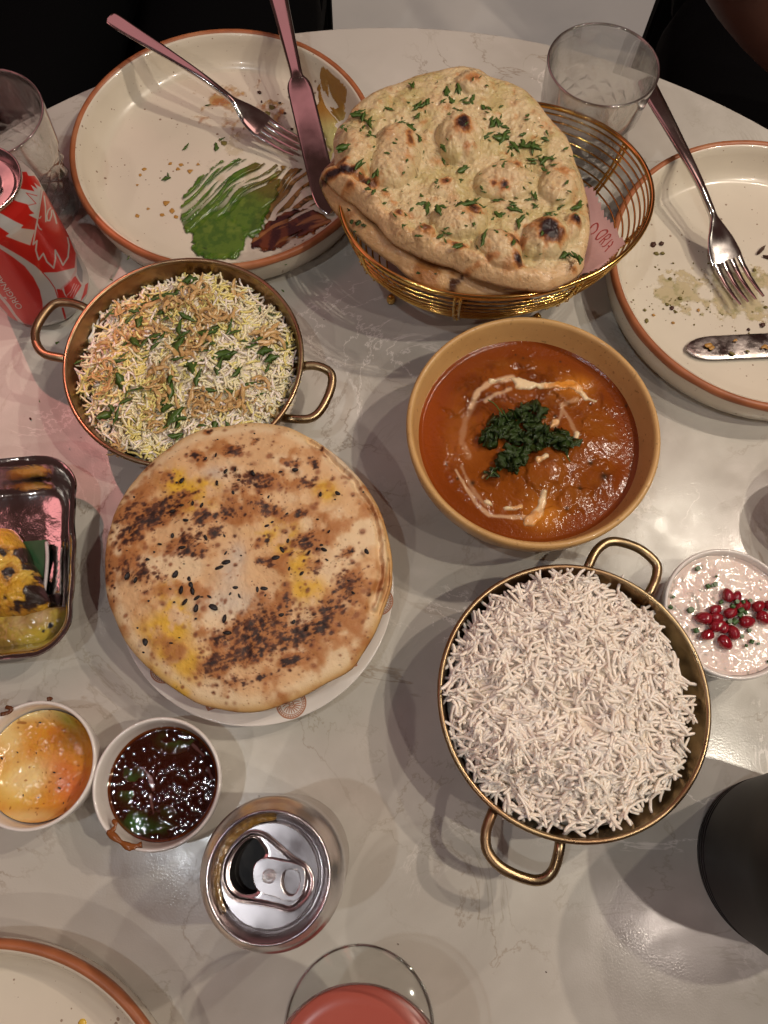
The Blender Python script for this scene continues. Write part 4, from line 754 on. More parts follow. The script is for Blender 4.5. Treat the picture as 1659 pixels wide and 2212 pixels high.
SL = [(668, 215, 12, 0), (848, 186, 9, 0), (703, 362, 30, 65), (751, 356, 24, 95), (836, 374, 34, -55), (768, 405, 18, 0), (661, 422, 30, -80), (606, 303, 22, 60), (658, 290, 26, 85), (250, 484, 10, 0), (487, 407, 36, 65), (462, 416, 14, 0), (597, 489, 13, 0), (542, 520, 28, 90), (486, 528, 28, 10), (587, 530, 30, 75), (740, 468, 24, -60), (879, 477, 14, 0), (913, 485, 20, 70), (438, 552, 34, 20), (506, 601, 30, 0), (1045, 357, 34, 5), (975, 365, 20, 0), (1168, 472, 28, 90), (1253, 470, 32, -25), (1240, 497, 12, 0), (1380, 464, 9, 0), (1154, 594, 15, 0), (1210, 656, 20, 60), (903, 620, 34, 20), (930, 602, 26, 20), (956, 598, 12, 0), (1002, 566, 20, 40), (600, 682, 36, -60), (694, 671, 28, -65), (435, 668, 28, 90), (486, 730, 38, 10), (371, 710, 24, 0), (210, 744, 10, 0), (312, 786, 22, -10), (1006, 690, 32, 75), (935, 713, 24, -50), (978, 738, 46, -55), (925, 740, 22, -40), (1020, 764, 15, 0), (946, 774, 46, 12), (1003, 803, 14, 0), (1110, 752, 26, 60), (1149, 735, 18, 80), (1185, 740, 34, -20), (1173, 718, 20, 0), (1395, 748, 34, -50), (1325, 749, 12, 0), (1199, 788, 20, -30), (1074, 855, 28, 50), (1011, 830, 26, 75), (1023, 856, 14, 0), (697, 752, 30, 60), (779, 764, 24, -10), (714, 757, 18, 0), (862, 757, 12, 0), (664, 824, 48, 25), (700, 795, 52, 15), (837, 813, 12, 0), (490, 806, 13, 0), (446, 856, 44, 70), (212, 869, 42, 80), (250, 887, 34, 80), (144, 923, 13, 0), (422, 930, 14, 0), (513, 880, 30, -60), (523, 910, 34, -60), (530, 940, 44, -70), (474, 935, 44, 90), (673, 903, 13, 0), (741, 922, 34, 10), (826, 891, 22, 40), (901, 888, 13, 0), (886, 928, 40, 0), (853, 931, 36, -80), (892, 957, 22, 60), (719, 950, 26, 70), (760, 958, 28, -60), (491, 993, 40, 60), (552, 972, 36, 40), (577, 968, 18, 0), (614, 966, 26, -30), (548, 1024, 42, 85), (632, 1014, 52, -30), (439, 993, 13, 0), (314, 990, 11, 0), (545, 1074, 14, 0), (685, 1071, 44, 85), (971, 1055, 28, 20), (1031, 1088, 26, 60), (1094, 1122, 24, 80), (700, 1142, 44, 0), (252, 1119, 12, 0), (460, 1167, 13, 0), (418, 1193, 22, 0), (289, 1188, 40, -70), (278, 1239, 14, 0), (309, 788, 20, 0), (1328, 952, 22, -30), (1306, 890, 16, 0), (345, 750, 12, 0)]
for (x, y, L_, a) in SL:
    q = C6.w(x, y); z = float(h_top(np.array([q[0]]), np.array([q[1]]), np.array([.5]))[0]); L2 = L_*1300/1659/3024*.37*1.2
    o = put('black_seed', SEED, (q[0], q[1], z+.0003), max(L2, .0014)*1.05, math.radians(a), sd, 0, random.uniform(0, 3)); o.scale.y *= (2.0 if L_ < 16 else 1.45); o.scale.z *= 1.0

# ------------------------------------------------------------------ wire basket with naan
KC = (.0627, .3731); KA = math.radians(12.4); ZK = .075
bk = thing('bread_basket', 'oval gold wire basket holding the naan, tied with thin wire', 'basket', (*KC, 0))
def ov(a, b, z, n=150): t = np.linspace(0, 2*math.pi, n, endpoint=False); x = a*np.cos(t); y = b*np.sin(t); return np.stack([x*math.cos(KA)-y*math.sin(KA), x*math.sin(KA)+y*math.cos(KA), np.full(n, z)], -1)
V, F = tube(ov(.1040, .0795, ZK), .0017, 10, True); link('rim_wire', mkmesh('rim_wire', V, F, M_GOLD), bk)
kz = lambda q: (.1040-.031*q**1.9, .0795-.027*q**1.9, ZK-.064*q)
for q in [.07, .15, .24, .33, .42, .51, .60, .70, .80, .90, 1.0]:
    a_, b_, z_ = kz(q); V, F = tube(ov(a_-.0010, b_-.0010, z_, 120), .00072, 6, True); link('hoop_wire', mkmesh('hoop_wire', V, F, M_GOLD), bk)
for q in (.35, .70):
    a_, b_, z_ = kz(1.0); V, F = tube(ov(a_*q, b_*q, z_, 90), .00085, 6, True); link('hoop_wire', mkmesh('hoop_wire', V, F, M_GOLD), bk)
for i in range(8):
    t0 = math.radians(22+45*i)
    for d in (-.018, .018):
        P = []
        for q in np.linspace(0, 1, 9): a_, b_, z_ = kz(q); x = a_*math.cos(t0+d); y = b_*math.sin(t0+d); P.append((x*math.cos(KA)-y*math.sin(KA), x*math.sin(KA)+y*math.cos(KA), z_))
        P.append((0, 0, ZK-.064)); V, F = tube(P, .0010, 6); link('rib_wire', mkmesh('rib_wire', V, F, M_GOLD), bk)
    for q in [.07, .24, .42, .60, .80]:
        a_, b_, z_ = kz(q); x = a_*math.cos(t0); y = b_*math.sin(t0); c0 = np.array([x*math.cos(KA)-y*math.sin(KA), x*math.sin(KA)+y*math.cos(KA), z_]); tt = np.linspace(0, 5.5, 14); s = np.array([-math.sin(t0+KA), math.cos(t0+KA), 0])
        V, F = tube([c0+s*(k-2.7)*.0007+.0017*np.array([math.cos(t0+KA)*math.cos(k*2), math.sin(t0+KA)*math.cos(k*2), math.sin(k*2)]) for k in tt], .00045, 5); link('wire_tie', mkmesh('wire_tie', V, F, M_GOLD), bk)
    if i % 2 == 0:
        a_, b_, z_ = kz(.9); x = a_*math.cos(t0); y = b_*math.sin(t0); V, F = lathe([(0, .0), (.0028, .0008), (.0034, .0035), (.0028, .0065), (.0015, .0085), (0, .0088)], 14)
        f_ = link('foot', mkmesh('foot', V, F, M_GOLD), bk, (x*math.cos(KA)-y*math.sin(KA), x*math.sin(KA)+y*math.cos(KA), .0))
# paper liner: a creased sheet lying inside the basket
C2 = Crop(1200, 200, 1424/1659, .085)
lin = thing('paper_liner', 'pink printed paper liner showing between the naan and the basket rim', 'paper', (*KC, 0))
def lz(X, Y):
    dx = X-KC[0]; dy = Y-KC[1]; u = dx*math.cos(KA)+dy*math.sin(KA); v = -dx*math.sin(KA)+dy*math.cos(KA); r = np.sqrt((u/.1005)**2+(v/.0760)**2)
    q = np.clip((1.0-r)/.9, 0, 1)**.9; return ZK-.0008-.050*q+.0014*np.sin(X*160+Y*90)*np.clip(q*5, 0, 1)+.0006
def liner_mesh():
    cr = Crop(2200, 700, 524/1659, .058)
    P = [cr.w(*q)[:2] for q in [(420, 150), (500, 330), (560, 510), (640, 630), (668, 730), (700, 880), (728, 990)]]
    P += [np.array(KC)+np.array(q) for q in [(.066, -.052), (.045, -.062), (.01, -.069), (-.02, -.070), (-.045, -.064), (-.066, -.052), (-.082, -.036), (-.090, -.018), (-.04, .02), (.03, .045)]]
    P = [tuple(q) for q in P]; W = np.array(P); x0, y0 = W.min(0)-.002; x1, y1 = W.max(0)+.002
    inside = lambda X, Y: -sdf(X, Y, P)
    V, F, _ = layer(x0, x1, y0, y1, .0016, inside, lambda X, Y: np.zeros(X.shape+(3,)), lz); V[:, 2] = lz(V[:, 0], V[:, 1]); V = V-np.array([*KC, 0])
    n = len(V); V2 = np.concatenate([V, V-np.array([0, 0, .0003])]); F2 = np.concatenate([F, F[:, ::-1]+n]); return V2, F2
V, F = liner_mesh(); link('paper_sheet', mkmesh('paper_sheet', V, F, M_PAPER), lin)
def textmesh(s, size=1.0):
    cu = bpy.data.curves.new('t', 'FONT'); cu.body = s; cu.size = size; cu.extrude = 0; cu.resolution_u = 4; o = bpy.data.objects.new('t', cu); COL.objects.link(o)
    dg = bpy.context.evaluated_depsgraph_get(); me = bpy.data.meshes.new_from_object(o.evaluated_get(dg)); bpy.data.objects.remove(o)
    b = bmesh.new(); b.from_mesh(me); bmesh.ops.triangulate(b, faces=b.faces[:])
    for _ in range(1): bmesh.ops.subdivide_edges(b, edges=b.edges[:], cuts=1)
    b.to_mesh(me); b.free(); V = np.array([v.co[:] for v in me.vertices]); F = [tuple(p.vertices) for p in me.polygons]; return V, F
def strokes_on(crop, lines, zf, name, mat, parent, wd):
    V = []; F = []
    for P, w_ in lines:
        P = spl(P, 5); W = np.array([crop.w(x, y)[:2] for x, y in P]); T = np.gradient(W, axis=0); T /= np.linalg.norm(T, axis=1)[:, None]+1e-12; Nn = np.stack([-T[:, 1], T[:, 0]], -1); o = len(V)
        for i in range(len(W)):
            for s in (-1, 1): q = W[i]+Nn[i]*s*wd*w_; V.append((q[0], q[1], float(zf(q[0], q[1]))+.0003))
        F += [(o+2*i, o+2*i+2, o+2*i+3, o+2*i+1) for i in range(len(W)-1)]
    V = np.array(V)-np.array(parent.location); return link(name, mkmesh(name, V, F, mat, False), parent)
CT = Crop(2300, 820, 180/1422, .060)
strokes_on(CT, [([(250, 480), (330, 380), (430, 345), (470, 400), (460, 520), (400, 640), (320, 710), (240, 730)], 1), ([(690, 690), (600, 675), (500, 730), (410, 860), (360, 980), (400, 1030), (500, 960), (620, 880), (700, 800), (710, 730), (690, 690)], 1), ([(745, 880), (590, 1010), (420, 1190)], 1), ([(740, 880), (775, 930), (740, 1030), (660, 1095), (590, 1060), (580, 1010)], 1), ([(600, 1080), (530, 1200), (460, 1300)], .8), ([(795, 1150), (690, 1240), (600, 1350), (520, 1405), (475, 1370)], .9), ([(800, 1245), (740, 1400), (660, 1480), (515, 1650)], .8), ([(640, 1400), (665, 1490)], .9)], lz, 'printed_lettering', M_INK, lin, .00042)

def naan(name, label, c, pts, crop, z0, hfun, cfun, th_, nr=120, nt=620, slope=(0, 0), tun=.004):
    f = outline(pts, c, 0, Crop(crop.o[0], crop.o[1], crop.k, crop.z-.007)); t = thing('naan', label, 'naan', (c[0], c[1], z0-.01)); zb = lambda X, Y: z0+(X-c[0])*slope[0]+(Y-c[1])*slope[1]
    top = lambda X, Y, s: zb(X, Y)+th_*np.sqrt(np.clip(1-s**7, 0, 1))+hfun(X, Y, s)*(1-s**14)
    V, F, side = shell(c, f, nr, nt, top, lambda X, Y, s: zb(X, Y)-tun*np.sqrt(np.clip(1-s**6, 0, 1)), 8, edge=.85)
    s = np.hypot(V[:, 0]-c[0], V[:, 1]-c[1])/f(np.arctan2(V[:, 1]-c[1], V[:, 0]-c[0])); Cc = cfun(V[:, 0], V[:, 1], s, side)
    link('bread', mkmesh('bread', V-np.array(t.location), F, M_NAAN, True, Cc), t); return t, top
NC = (.0150, .3780)
N1 = Crop(1200, 200, 1424/1659, .094)
NC = tuple(N1.w(690, 560)[:2])
NB = [(715, 385, 105, 85, 0, .0085), (420, 470, 110, 130, 30, .009), (225, 450, 95, 110, 0, .0085), (920, 570, 130, 90, 10, .006), (1180, 590, 110, 90, 0, .006), (700, 760, 120, 85, 0, .0085), (900, 880, 110, 75, 20, .008), (1110, 840, 105, 80, 10, .009), (1235, 790, 55, 60, 0, .006), (555, 825, 50, 35, 0, .004), (770, 150, 90, 45, 20, .004), (440, 740, 45, 40, 0, .003), (640, 590, 60, 40, 0, .002), (250, 620, 120, 40, 30, .003), (600, 230, 60, 50, 0, .001)]
NCH = [(718, 368, 36, 42, 0, 1.5), (480, 430, 24, 48, 10, 1.1), (775, 150, 36, 28, 10, .95), (1120, 840, 62, 42, 20, 1.7), (1060, 800, 55, 28, 10, .8), (770, 720, 32, 38, -50, 1.2), (555, 812, 40, 22, 0, 1.0), (985, 945, 36, 24, 20, 1.5), (960, 850, 50, 40, 30, .9), (1248, 768, 26, 24, 0, 1.3), (160, 548, 90, 18, 5, 1.6), (290, 580, 60, 26, 10, 1.2), (205, 605, 34, 16, 0, .8), (700, 872, 55, 16, 5, 1.1), (915, 610, 24, 18, 0, 1.0), (870, 600, 16, 12, 0, .8), (975, 505, 30, 34, 0, .85), (1200, 570, 40, 30, 0, .65), (430, 735, 28, 20, 0, 1.0), (750, 970, 70, 18, -15, .8), (650, 575, 36, 18, 0, .7), (180, 515, 40, 16, 0, .7), (1250, 965, 26, 20, 0, .7), (860, 940, 30, 12, 0, .6), (880, 940, 20, 14, 0, .8), (740, 455, 20, 16, 0, .5)]
N_SP = spotmap(260, lambda x, y: np.full(np.shape(x), .5), 4, 26, 15, ang=20); N_DT = spotmap(500, lambda x, y: np.full(np.shape(x), .5), 1.6, 5, 16)
front = [(60, 560), (130, 600), (230, 680), (330, 760), (420, 850), (500, 890), (680, 950), (850, 1020), (1000, 1050), (1120, 1065), (1270, 1010)]
def h_naan(X, Y, s):
    x, y = N1.inv(X, Y); x = x+(fbm(X, Y, 60, 3, 301)-.5)*70; y = y+(fbm(X, Y, 60, 3, 302)-.5)*70; h = 0
    for g in NB: h = np.maximum(h, g[5]*1.25*np.clip(1+np.log(gs(x, y, *g[:5])+1e-9)/1.15, 0, 1)**.55)
    h = h+.0026*(fbm(X, Y, 90, 4, 81)-.5)*2+.0012*(fbm(X, Y, 300, 3, 82)-.5)*2
    d = dpoly(x, y, front, False); h = h+.0050*np.exp(-((d-45)/45)**2); h = h-.0045*gs(x, y, 650, 560, 500, 230)
    return h
def c_naan(X, Y, s, side):
    x, y = N1.inv(X, Y); n = fbm(X, Y, 70, 5, 3); c = np.broadcast_to(np.array([.62, .49, .28]), X.shape+(3,)); bub = np.zeros_like(X)
    for g in NB: bub = np.maximum(bub, gs(x, y, *g[:5]))
    c = mixc(c, (.49, .40, .17), sm(n, .40, .6)*.85*(1-bub)); c = mixc(c, (.62, .43, .235), sm(bub, .3, .8)*.55)
    d = dpoly(x, y, front, False); c = mixc(c, (.64, .42, .22), (1-sm(d, 60, 110))*.85); c = mixc(c, (.64, .42, .22), sm(s, .93, .99)*.7)
    m = np.zeros_like(X)
    for g in NCH: m = np.maximum(m, gs(x, y, *g[:5])*g[5])
    k = m+(fbm(X, Y, 180, 4, 9)-.5)*1.2; c = mixc(c, (.46, .20, .07), N_SP(x, y)*.75); c = mixc(c, (.10, .05, .025), N_DT(x, y)*.8)
    c = mixc(c, (.50, .22, .07), sm(k, .12, .55)*.9); c = mixc(c, (.15, .05, .02), sm(k, .50, .85)*.95); c = mixc(c, (.025, .014, .014), sm(k, .90, 1.2))
    c = mixc(c, (.16, .09, .03), sm(fbm(X, Y, 700, 2, 29), .80, .86)*.6); return mixc(c, (.62, .42, .22), side*.9)
# under naan first
N0 = Crop(1200, 200, 1424/1659, .078); NC0 = tuple(N0.w(640, 640)[:2])
naan('naan', 'browned lower naan folded under the top one in the gold basket', NC0,
     [(65, 605), (100, 690), (150, 760), (240, 850), (340, 930), (420, 980), (500, 1050), (540, 1085), (650, 1095), (800, 1112), (950, 1110), (1100, 1095), (1250, 1040), (1310, 850), (1300, 600), (1150, 380), (900, 220), (600, 220), (350, 300), (200, 400), (120, 520), (80, 560)], N0, .068,
     lambda X, Y, s: .0035*np.exp(-((s-.88)/.10)**2)+.003*(fbm(X, Y, 60, 3, 91)-.5)*2, lambda X, Y, s, side: mixc(mixc(mixc(np.broadcast_to(np.array([.58, .36, .17]), X.shape+(3,)), (.36, .16, .05), sm(fbm(X, Y, 60, 5, 93), .5, .68)), (.08, .03, .015), sm(fbm(X, Y, 80, 5, 97), .64, .74)), (.12, .05, .02), (1-sm(s, .70, .88))*.5), .006, 70, 420, slope=(-.05, 0.0))  # shade of the gap under the top naan is painted into the inner part
tn, ntop = naan('naan', 'blistered garlic naan with chopped coriander lying on top in the gold basket', NC,
     [(135, 470), (130, 400), (150, 350), (190, 320), (215, 270), (270, 225), (330, 190), (430, 160), (510, 125), (600, 108), (720, 85), (800, 98), (850, 135), (940, 160), (1010, 190), (1060, 235), (1110, 300), (1150, 340), (1200, 390), (1225, 440), (1245, 510), (1285, 600), (1300, 700), (1318, 780), (1310, 860), (1295, 920), (1290, 980), (1250, 1020), (1120, 1075), (1000, 1065), (850, 1035), (680, 965), (500, 905), (400, 855), (330, 770), (230, 690), (130, 620), (70, 560), (80, 540), (135, 530)], N1, .0835, h_naan, c_naan, .0085, 150, 820, slope=(0, .05))
nz = thing('chopped_coriander', 'chopped green coriander stuck to the buttery top naan', 'herbs', (*NC, .09))
NL = [(240, 290, .020, .2), (300, 330, .022, -.4), (270, 310, .016, .8), (310, 370, .014, -.7), (500, 170, .016, 1.4), (525, 250, .020, 1.2), (550, 235, .018, 1.0), (510, 290, .016, .2), (640, 190, .021, 1.5), (650, 220, .014, 1.2), (710, 190, .022, -1.1), (740, 225, .014, .3), (770, 225, .012, .1), (830, 270, .013, -.7), (850, 310, .014, 1.2), (880, 320, .020, 1.1), (900, 390, .022, .9), (860, 370, .016, 0), (930, 350, .013, .4), (820, 370, .012, .3), (960, 410, .020, .2), (1010, 390, .016, .9), (1030, 420, .022, .2), (1070, 440, .022, -.9), (1090, 500, .018, -1.2), (1060, 470, .016, .4), (1100, 480, .013, .1), (1105, 385, .012, -.3), (1130, 475, .013, .2), (1020, 315, .010, 0), (480, 350, .016, .2), (450, 350, .012, .1), (380, 250, .012, -.6), (525, 410, .012, 1.4), (370, 600, .012, .5), (330, 560, .018, 1.4), (310, 660, .014, 0), (730, 520, .016, .9), (740, 655, .012, .7), (790, 660, .016, 1.4), (820, 700, .012, .4), (560, 700, .018, 1.3), (540, 680, .013, .5), (740, 710, .030, .3), (620, 740, .016, -1.3), (910, 540, .013, .9), (1060, 640, .016, 1.3), (1060, 690, .012, .3), (970, 700, .020, .2), (900, 720, .014, 1.0), (990, 760, .018, .7), (950, 680, .014, .1), (1130, 750, .014, -1.1), (1150, 730, .010, .4), (1270, 690, .018, 1.0), (815, 870, .018, 1.5), (955, 900, .012, 1.4), (700, 910, .014, 0), (525, 850, .011, -.3), (630, 840, .010, .4), (1210, 910, .018, .1), (1240, 935, .020, -.6), (1265, 960, .013, -.9), (640, 460, .014, -.8), (180, 480, .018, 1.0), (180, 400, .012, .9), (270, 540, .020, .4), (1200, 440, .012, .9), (1225, 470, .010, -.8), (655, 310, .009, 0), (420, 470, .006, 0), (610, 580, .007, .3), (700, 270, .008, -.6), (450, 820, .008, -.8), (1115, 548, .014, 0), (1180, 690, .012, 0), (910, 660, .013, .2)]
def on_naan(x, y, dz):
    q = N1.w(x, y); a = math.atan2(q[1]-NC[1], q[0]-NC[0]); return np.array([q[0], q[1], float(ntop(np.array([q[0]]), np.array([q[1]]), np.array([.6]))[0])+dz])
for (x, y, s, a) in NL:
    for k in range(2): put('coriander_leaf', random.choice(LEAVES), on_naan(x+random.gauss(0, 9), y+random.gauss(0, 9), .0005), s*random.uniform(.34, .58), a+random.gauss(0, .5), nz, random.gauss(0, .1), random.gauss(0, .2))
for i in range(170):
    x = random.uniform(180, 1260); y = random.uniform(140, 960)
    if inpoly(np.array([x]), np.array([y]), [(180, 400), (400, 180), (720, 120), (1000, 220), (1200, 440), (1270, 700), (1250, 950), (900, 960), (500, 850), (300, 680)])[0]: put('coriander_leaf', random.choice(LEAVES), on_naan(x, y, .0004), random.uniform(.0015, .0045), random.uniform(0, 3.1), nz)
for (x, y, s, a) in [(215, 785, .007, 1.4), (245, 790, .009, 1.0), (270, 800, .007, .1), (205, 725, .008, -.7), (230, 830, .004, 0), (520, 1020, .005, 0), (600, 1023, .004, 0)]:
    q = N0.w(x, y, .0785); put('coriander_leaf', random.choice(LEAVESD), q, s*.55, a, nz)

# ------------------------------------------------------------------ raita dish and sauce cups
def cup(name, label, c, R, h=.036, group=None):
    p = thing(name, label, 'dish', (*c, 0), group); k = R/.035
    V, F = lathe([(0, .0035), (.020*k, .0035), (.026*k, .0060), (.0300*k, .0160), (.0322*k, .028), (.0330*k, h-.0012), (.0336*k, h-.0002), (.0343*k, h), (.0350*k, h-.0006), (.0352*k, h-.0020), (.0345*k, h-.008), (.0325*k, .017), (.0285*k, .004), (.0255*k, 0), (.022*k, 0), (.021*k, .0015), (0, .0018)], 128)
    link('dish_body', mkmesh('dish_body', V, F, M_WHITE), p); return p
def fill(name, label, cat, c, R, z, hf, cf, mat, nr=70, nt=300):
    V, F, _ = shell(c, lambda th: np.full(np.shape(th), R), nr, nt, lambda X, Y, s: z+hf(X, Y, s)); Cc = cf(V[:, 0], V[:, 1]); o = link(name, mkmesh(name, V-np.array([*c, z]), F, mat, True, Cc)); o.location = (*c, z); tag(o, label, cat); return o
RT = (.2095, .1095); cup('raita_dish', 'small white dish of pink raita with pomegranate at the right edge', RT, .0395, .036)
CRT = Crop(1600, 2050, 1424/1659, .031)
M_RAITA = pm('raita', attr=True, rough=.14, coat=.3, bump=[(220, .22, .0010)], sss=.2)
fill('raita', 'creamy pinkish raita flecked with herbs filling the small white dish', 'raita', RT, .0366, .0310, lambda X, Y, s: .0012*(fbm(X, Y, 110, 3, 55)-.5)*2+.0010*sm(s, .93, 1)-.0004,
     lambda X, Y: mixc(mixc(np.broadcast_to(np.array([.74, .61, .55]), X.shape+(3,)), (.34, .32, .27), sm(fbm(X, Y, 380, 3, 57), .66, .76)*.8), (.80, .70, .63), sm(fbm(X, Y, 60, 3, 58), .5, .7)), M_RAITA)
b = bmesh.new(); bmesh.ops.create_icosphere(b, subdivisions=2, radius=.5)
for v in b.verts: v.co.y *= .72*(1-.45*v.co.x); v.co.z *= .68*(1-.35*v.co.x); v.co += Vector((random.uniform(-1, 1), random.uniform(-1, 1), random.uniform(-1, 1)))*.02
ARIL = bpy.data.meshes.new('aril'); b.to_mesh(ARIL); b.free(); ARIL.materials.append(M_ARIL); smooth(ARIL)
pg = thing('pomegranate_seeds', 'heap of glossy red pomegranate seeds in the middle of the raita', 'pomegranate', (*RT, .031))
for (x, y, s, a) in [(1468, 345, 1, 100), (1508, 352, .9, 60), (1412, 412, .95, 20), (1355, 450, 1.15, 170), (1418, 450, .95, 0), (1422, 485, 1.15, 10), (1450, 492, .9, 60), (1372, 528, 1, 200), (1492, 515, 1.05, 110), (1455, 563, 1.1, -50), (1556, 468, 1.15, 5), (1548, 388, .95, 60), (1608, 395, 1, 30), (1632, 450, 1.1, -40), (1482, 426, 1, 20), (1664, 392, 1, 10), (1520, 400, .9, 80)]:
    put('pomegranate_seed', ARIL, CRT.w(x, y)+np.array([0, 0, .0022]), .0094*s, math.radians(a), pg, random.uniform(-.3, .3))
b = bmesh.new(); bmesh.ops.create_cone(b, cap_ends=True, segments=10, radius1=.5, radius2=.5, depth=.9); CHV = bpy.data.meshes.new('chive'); b.to_mesh(CHV); b.free(); CHV.materials.append(M_CHIVE); smooth(CHV, 40)
cv = thing('chopped_chives', 'short cut green chive rings sprinkled on the raita', 'herbs', (*RT, .031))
for (x, y, s) in [(1333, 222, 1.1), (1380, 303, 1.1), (1412, 295, 1.1), (1400, 300, .7), (1418, 258, .5), (1300, 412, 1.4), (1325, 505, 1.2), (1210, 398, .9), (1222, 352, .6), (1520, 420, 1.3), (1500, 380, 1), (1480, 400, 1), (1490, 470, 1.4), (1465, 470, 1.1), (1515, 440, 1.1), (1560, 375, .9), (1530, 380, .9), (1568, 506, .9), (1534, 533, .9), (1580, 557, 1), (1555, 575, .7), (1650, 400, 1.3), (1610, 566, .6), (1655, 648, .6), (1440, 375, .9), (1540, 430, .9)]:
    put('chive', CHV, CRT.w(x, y)+np.array([0, 0, .0012+(.0035 if 1440 < x < 1565 and 370 < y < 480 else 0)]), .0026*s, random.uniform(0, 3), cv, random.choice((0, 1.4)))
cup('sauce_dish', 'unseen white dish added beyond the right edge for its shadow', (.292, .185), .0349)  # out of view, added to cast the round shadow at the right
CD = (-.1154, -.0042); cup('sauce_dish', 'white sauce dish of dark tamarind sauce with drips over its rim', CD, .0349)
CS = Crop(0, 2650, 950/1659, .029)
def c_dark(X, Y):
    x, y = CS.inv(X, Y); c = np.broadcast_to(np.array([.030, .0065, .0035]), X.shape+(3,)); r = np.hypot(X-CD[0], Y-CD[1])
    c = mixc(c, (.12, .030, .006), sm(r, .0290, .0306)); n = sm(fbm(X, Y, 140, 4, 66), .40, .58)
    for g in [(1170, 450, 90, 60, 0, .5), (1310, 430, 50, 50, 0, 1), (880, 740, 90, 70, 60, .6), (860, 820, 60, 60, 0, .5), (920, 1040, 90, 60, 20, 1.2), (1060, 1070, 90, 40, 0, .5), (1100, 960, 60, 40, 0, .2)]: c = mixc(c, (.035, .095, .020), gs(x, y, *g[:5])*g[5]*n)
    for P in ([(960, 650), (1010, 720), (1030, 800)], [(1010, 840), (1020, 920), (1030, 960)], [(1410, 650), (1440, 720)], [(1310, 490), (1380, 560)]): c = mixc(c, (.17, .085, .08), (1-sm(dpoly(x, y, P, False)+(fbm(X, Y, 260, 2, 4)-.5)*20, 4, 12))*.55)
    return c
fill('tamarind_sauce', 'glossy near black tamarind sauce with green herb flecks in the sauce dish', 'sauce', CD, .0307, .0215, lambda X, Y, s: .0014*(fbm(X, Y, 170, 4, 67)-.45)*(1-s**6)+.0008*sm(s, .94, 1), c_dark, pm('dark_wet', attr=True, rough=.035, spec=.6, bump=[(210, .45, .0009)]), 80, 320)
for pts, r_ in (([(775, 1010), (795, 1040), (775, 1080), (740, 1095)], .0011), ([(740, 1090), (790, 1130), (850, 1175), (900, 1195), (975, 1180)], .0016), ([(870, 1180), (880, 1200), (930, 1200)], .0013)):
    Pw = spl([CS.w(x, y, .0362 if k else .0355) for k, (x, y) in enumerate(pts)], 5); n_ = len(Pw); rr = r_*(.6+.7*np.abs(np.sin(np.linspace(.3, 7, n_))))
    if pts[0][0] == 775: dr = thing('sauce_drip', 'brown sauce drip dried across the rim of the dark sauce dish', 'sauce', tuple(CS.w(830, 1150, .036)))
    V, F = tube(Pw-np.array(dr.location), rr, 8, flat=.6); link('drip', mkmesh('drip', V, F, pm('drip_brown', (.22, .07, .015), .25)), dr)
CO_ = (-.1846, .0016); cup('sauce_dish', 'white dish of half eaten orange mango chutney at the left edge', CO_, .0342)
def c_or(X, Y):
    x, y = CS.inv(X, Y); c = np.broadcast_to(np.array([.60, .27, .030]), X.shape+(3,)); n = fbm(X, Y, 100, 4, 31)
    c = mixc(c, (.56, .19, .018), sm(n, .42, .6)*.8); c = mixc(c, (.58, .15, .05), (gs(x, y, 480, 800, 150, 160)+gs(x, y, 340, 650, 110, 120)*.6)*.8); c = mixc(c, (.70, .48, .08), gs(x, y, 60, 780, 130, 150)); c = mixc(c, (.26, .11, .02), gs(x, y, 460, 430, 140, 110)*.85); c = mixc(c, (.24, .24, .03), gs(x, y, 420, 300, 120, 50, 35)*.9)
    c = mixc(c, (.76, .58, .26), gs(x, y, 130, 720, 170, 100, -25)*1.3+gs(x, y, 170, 260, 190, 60)*1.3+gs(x, y, 20, 430, 90, 150)*.9+gs(x, y, 150, 990, 200, 45)*.8)
    c = mixc(c, (.24, .07, .015), sm(fbm(X, Y, 420, 2, 38), .78, .84)*.7); return c
fill('mango_chutney', 'translucent orange mango chutney with dark specks in the left sauce dish', 'chutney', CO_, .0302, .0200, lambda X, Y, s: .0034*(fbm(X, Y, 120, 4, 37)-.45)*(1-s**6)+.0045*sm(s, .72, 1), c_or, pm('orange_wet', attr=True, rough=.12, sss=.25, bump=[(300, .3, .0009), (800, .25, .0005)]), 80, 320)
oc = thing('chutney_specks', 'black seeds and burnt bits in the orange chutney', 'seeds', (*CO_, .022))
for (x, y, s) in [(372, 683, .0020), (12, 585, .0022), (415, 725, .0016), (408, 790, .0022), (275, 340, .0020), (120, 545, .0016), (437, 893, .0012), (160, 840, .0015), (265, 855, .0014), (250, 550, .0014)]: put('speck', SEED, CS.w(x, y, .0226), s, random.uniform(0, 3), oc)
for pts in ([(5, 285), (60, 270), (80, 245), (40, 235)], [(325, 180), (345, 176), (355, 184)]):
    V, F = tube(spl([CS.w(x, y, .0362)-np.array([*CO_, .022]) for x, y in pts], 4), .0011, 8, flat=.7); link('drip', mkmesh('drip', V, F, pm('drip_dark', (.11, .035, .01), .25)), oc)

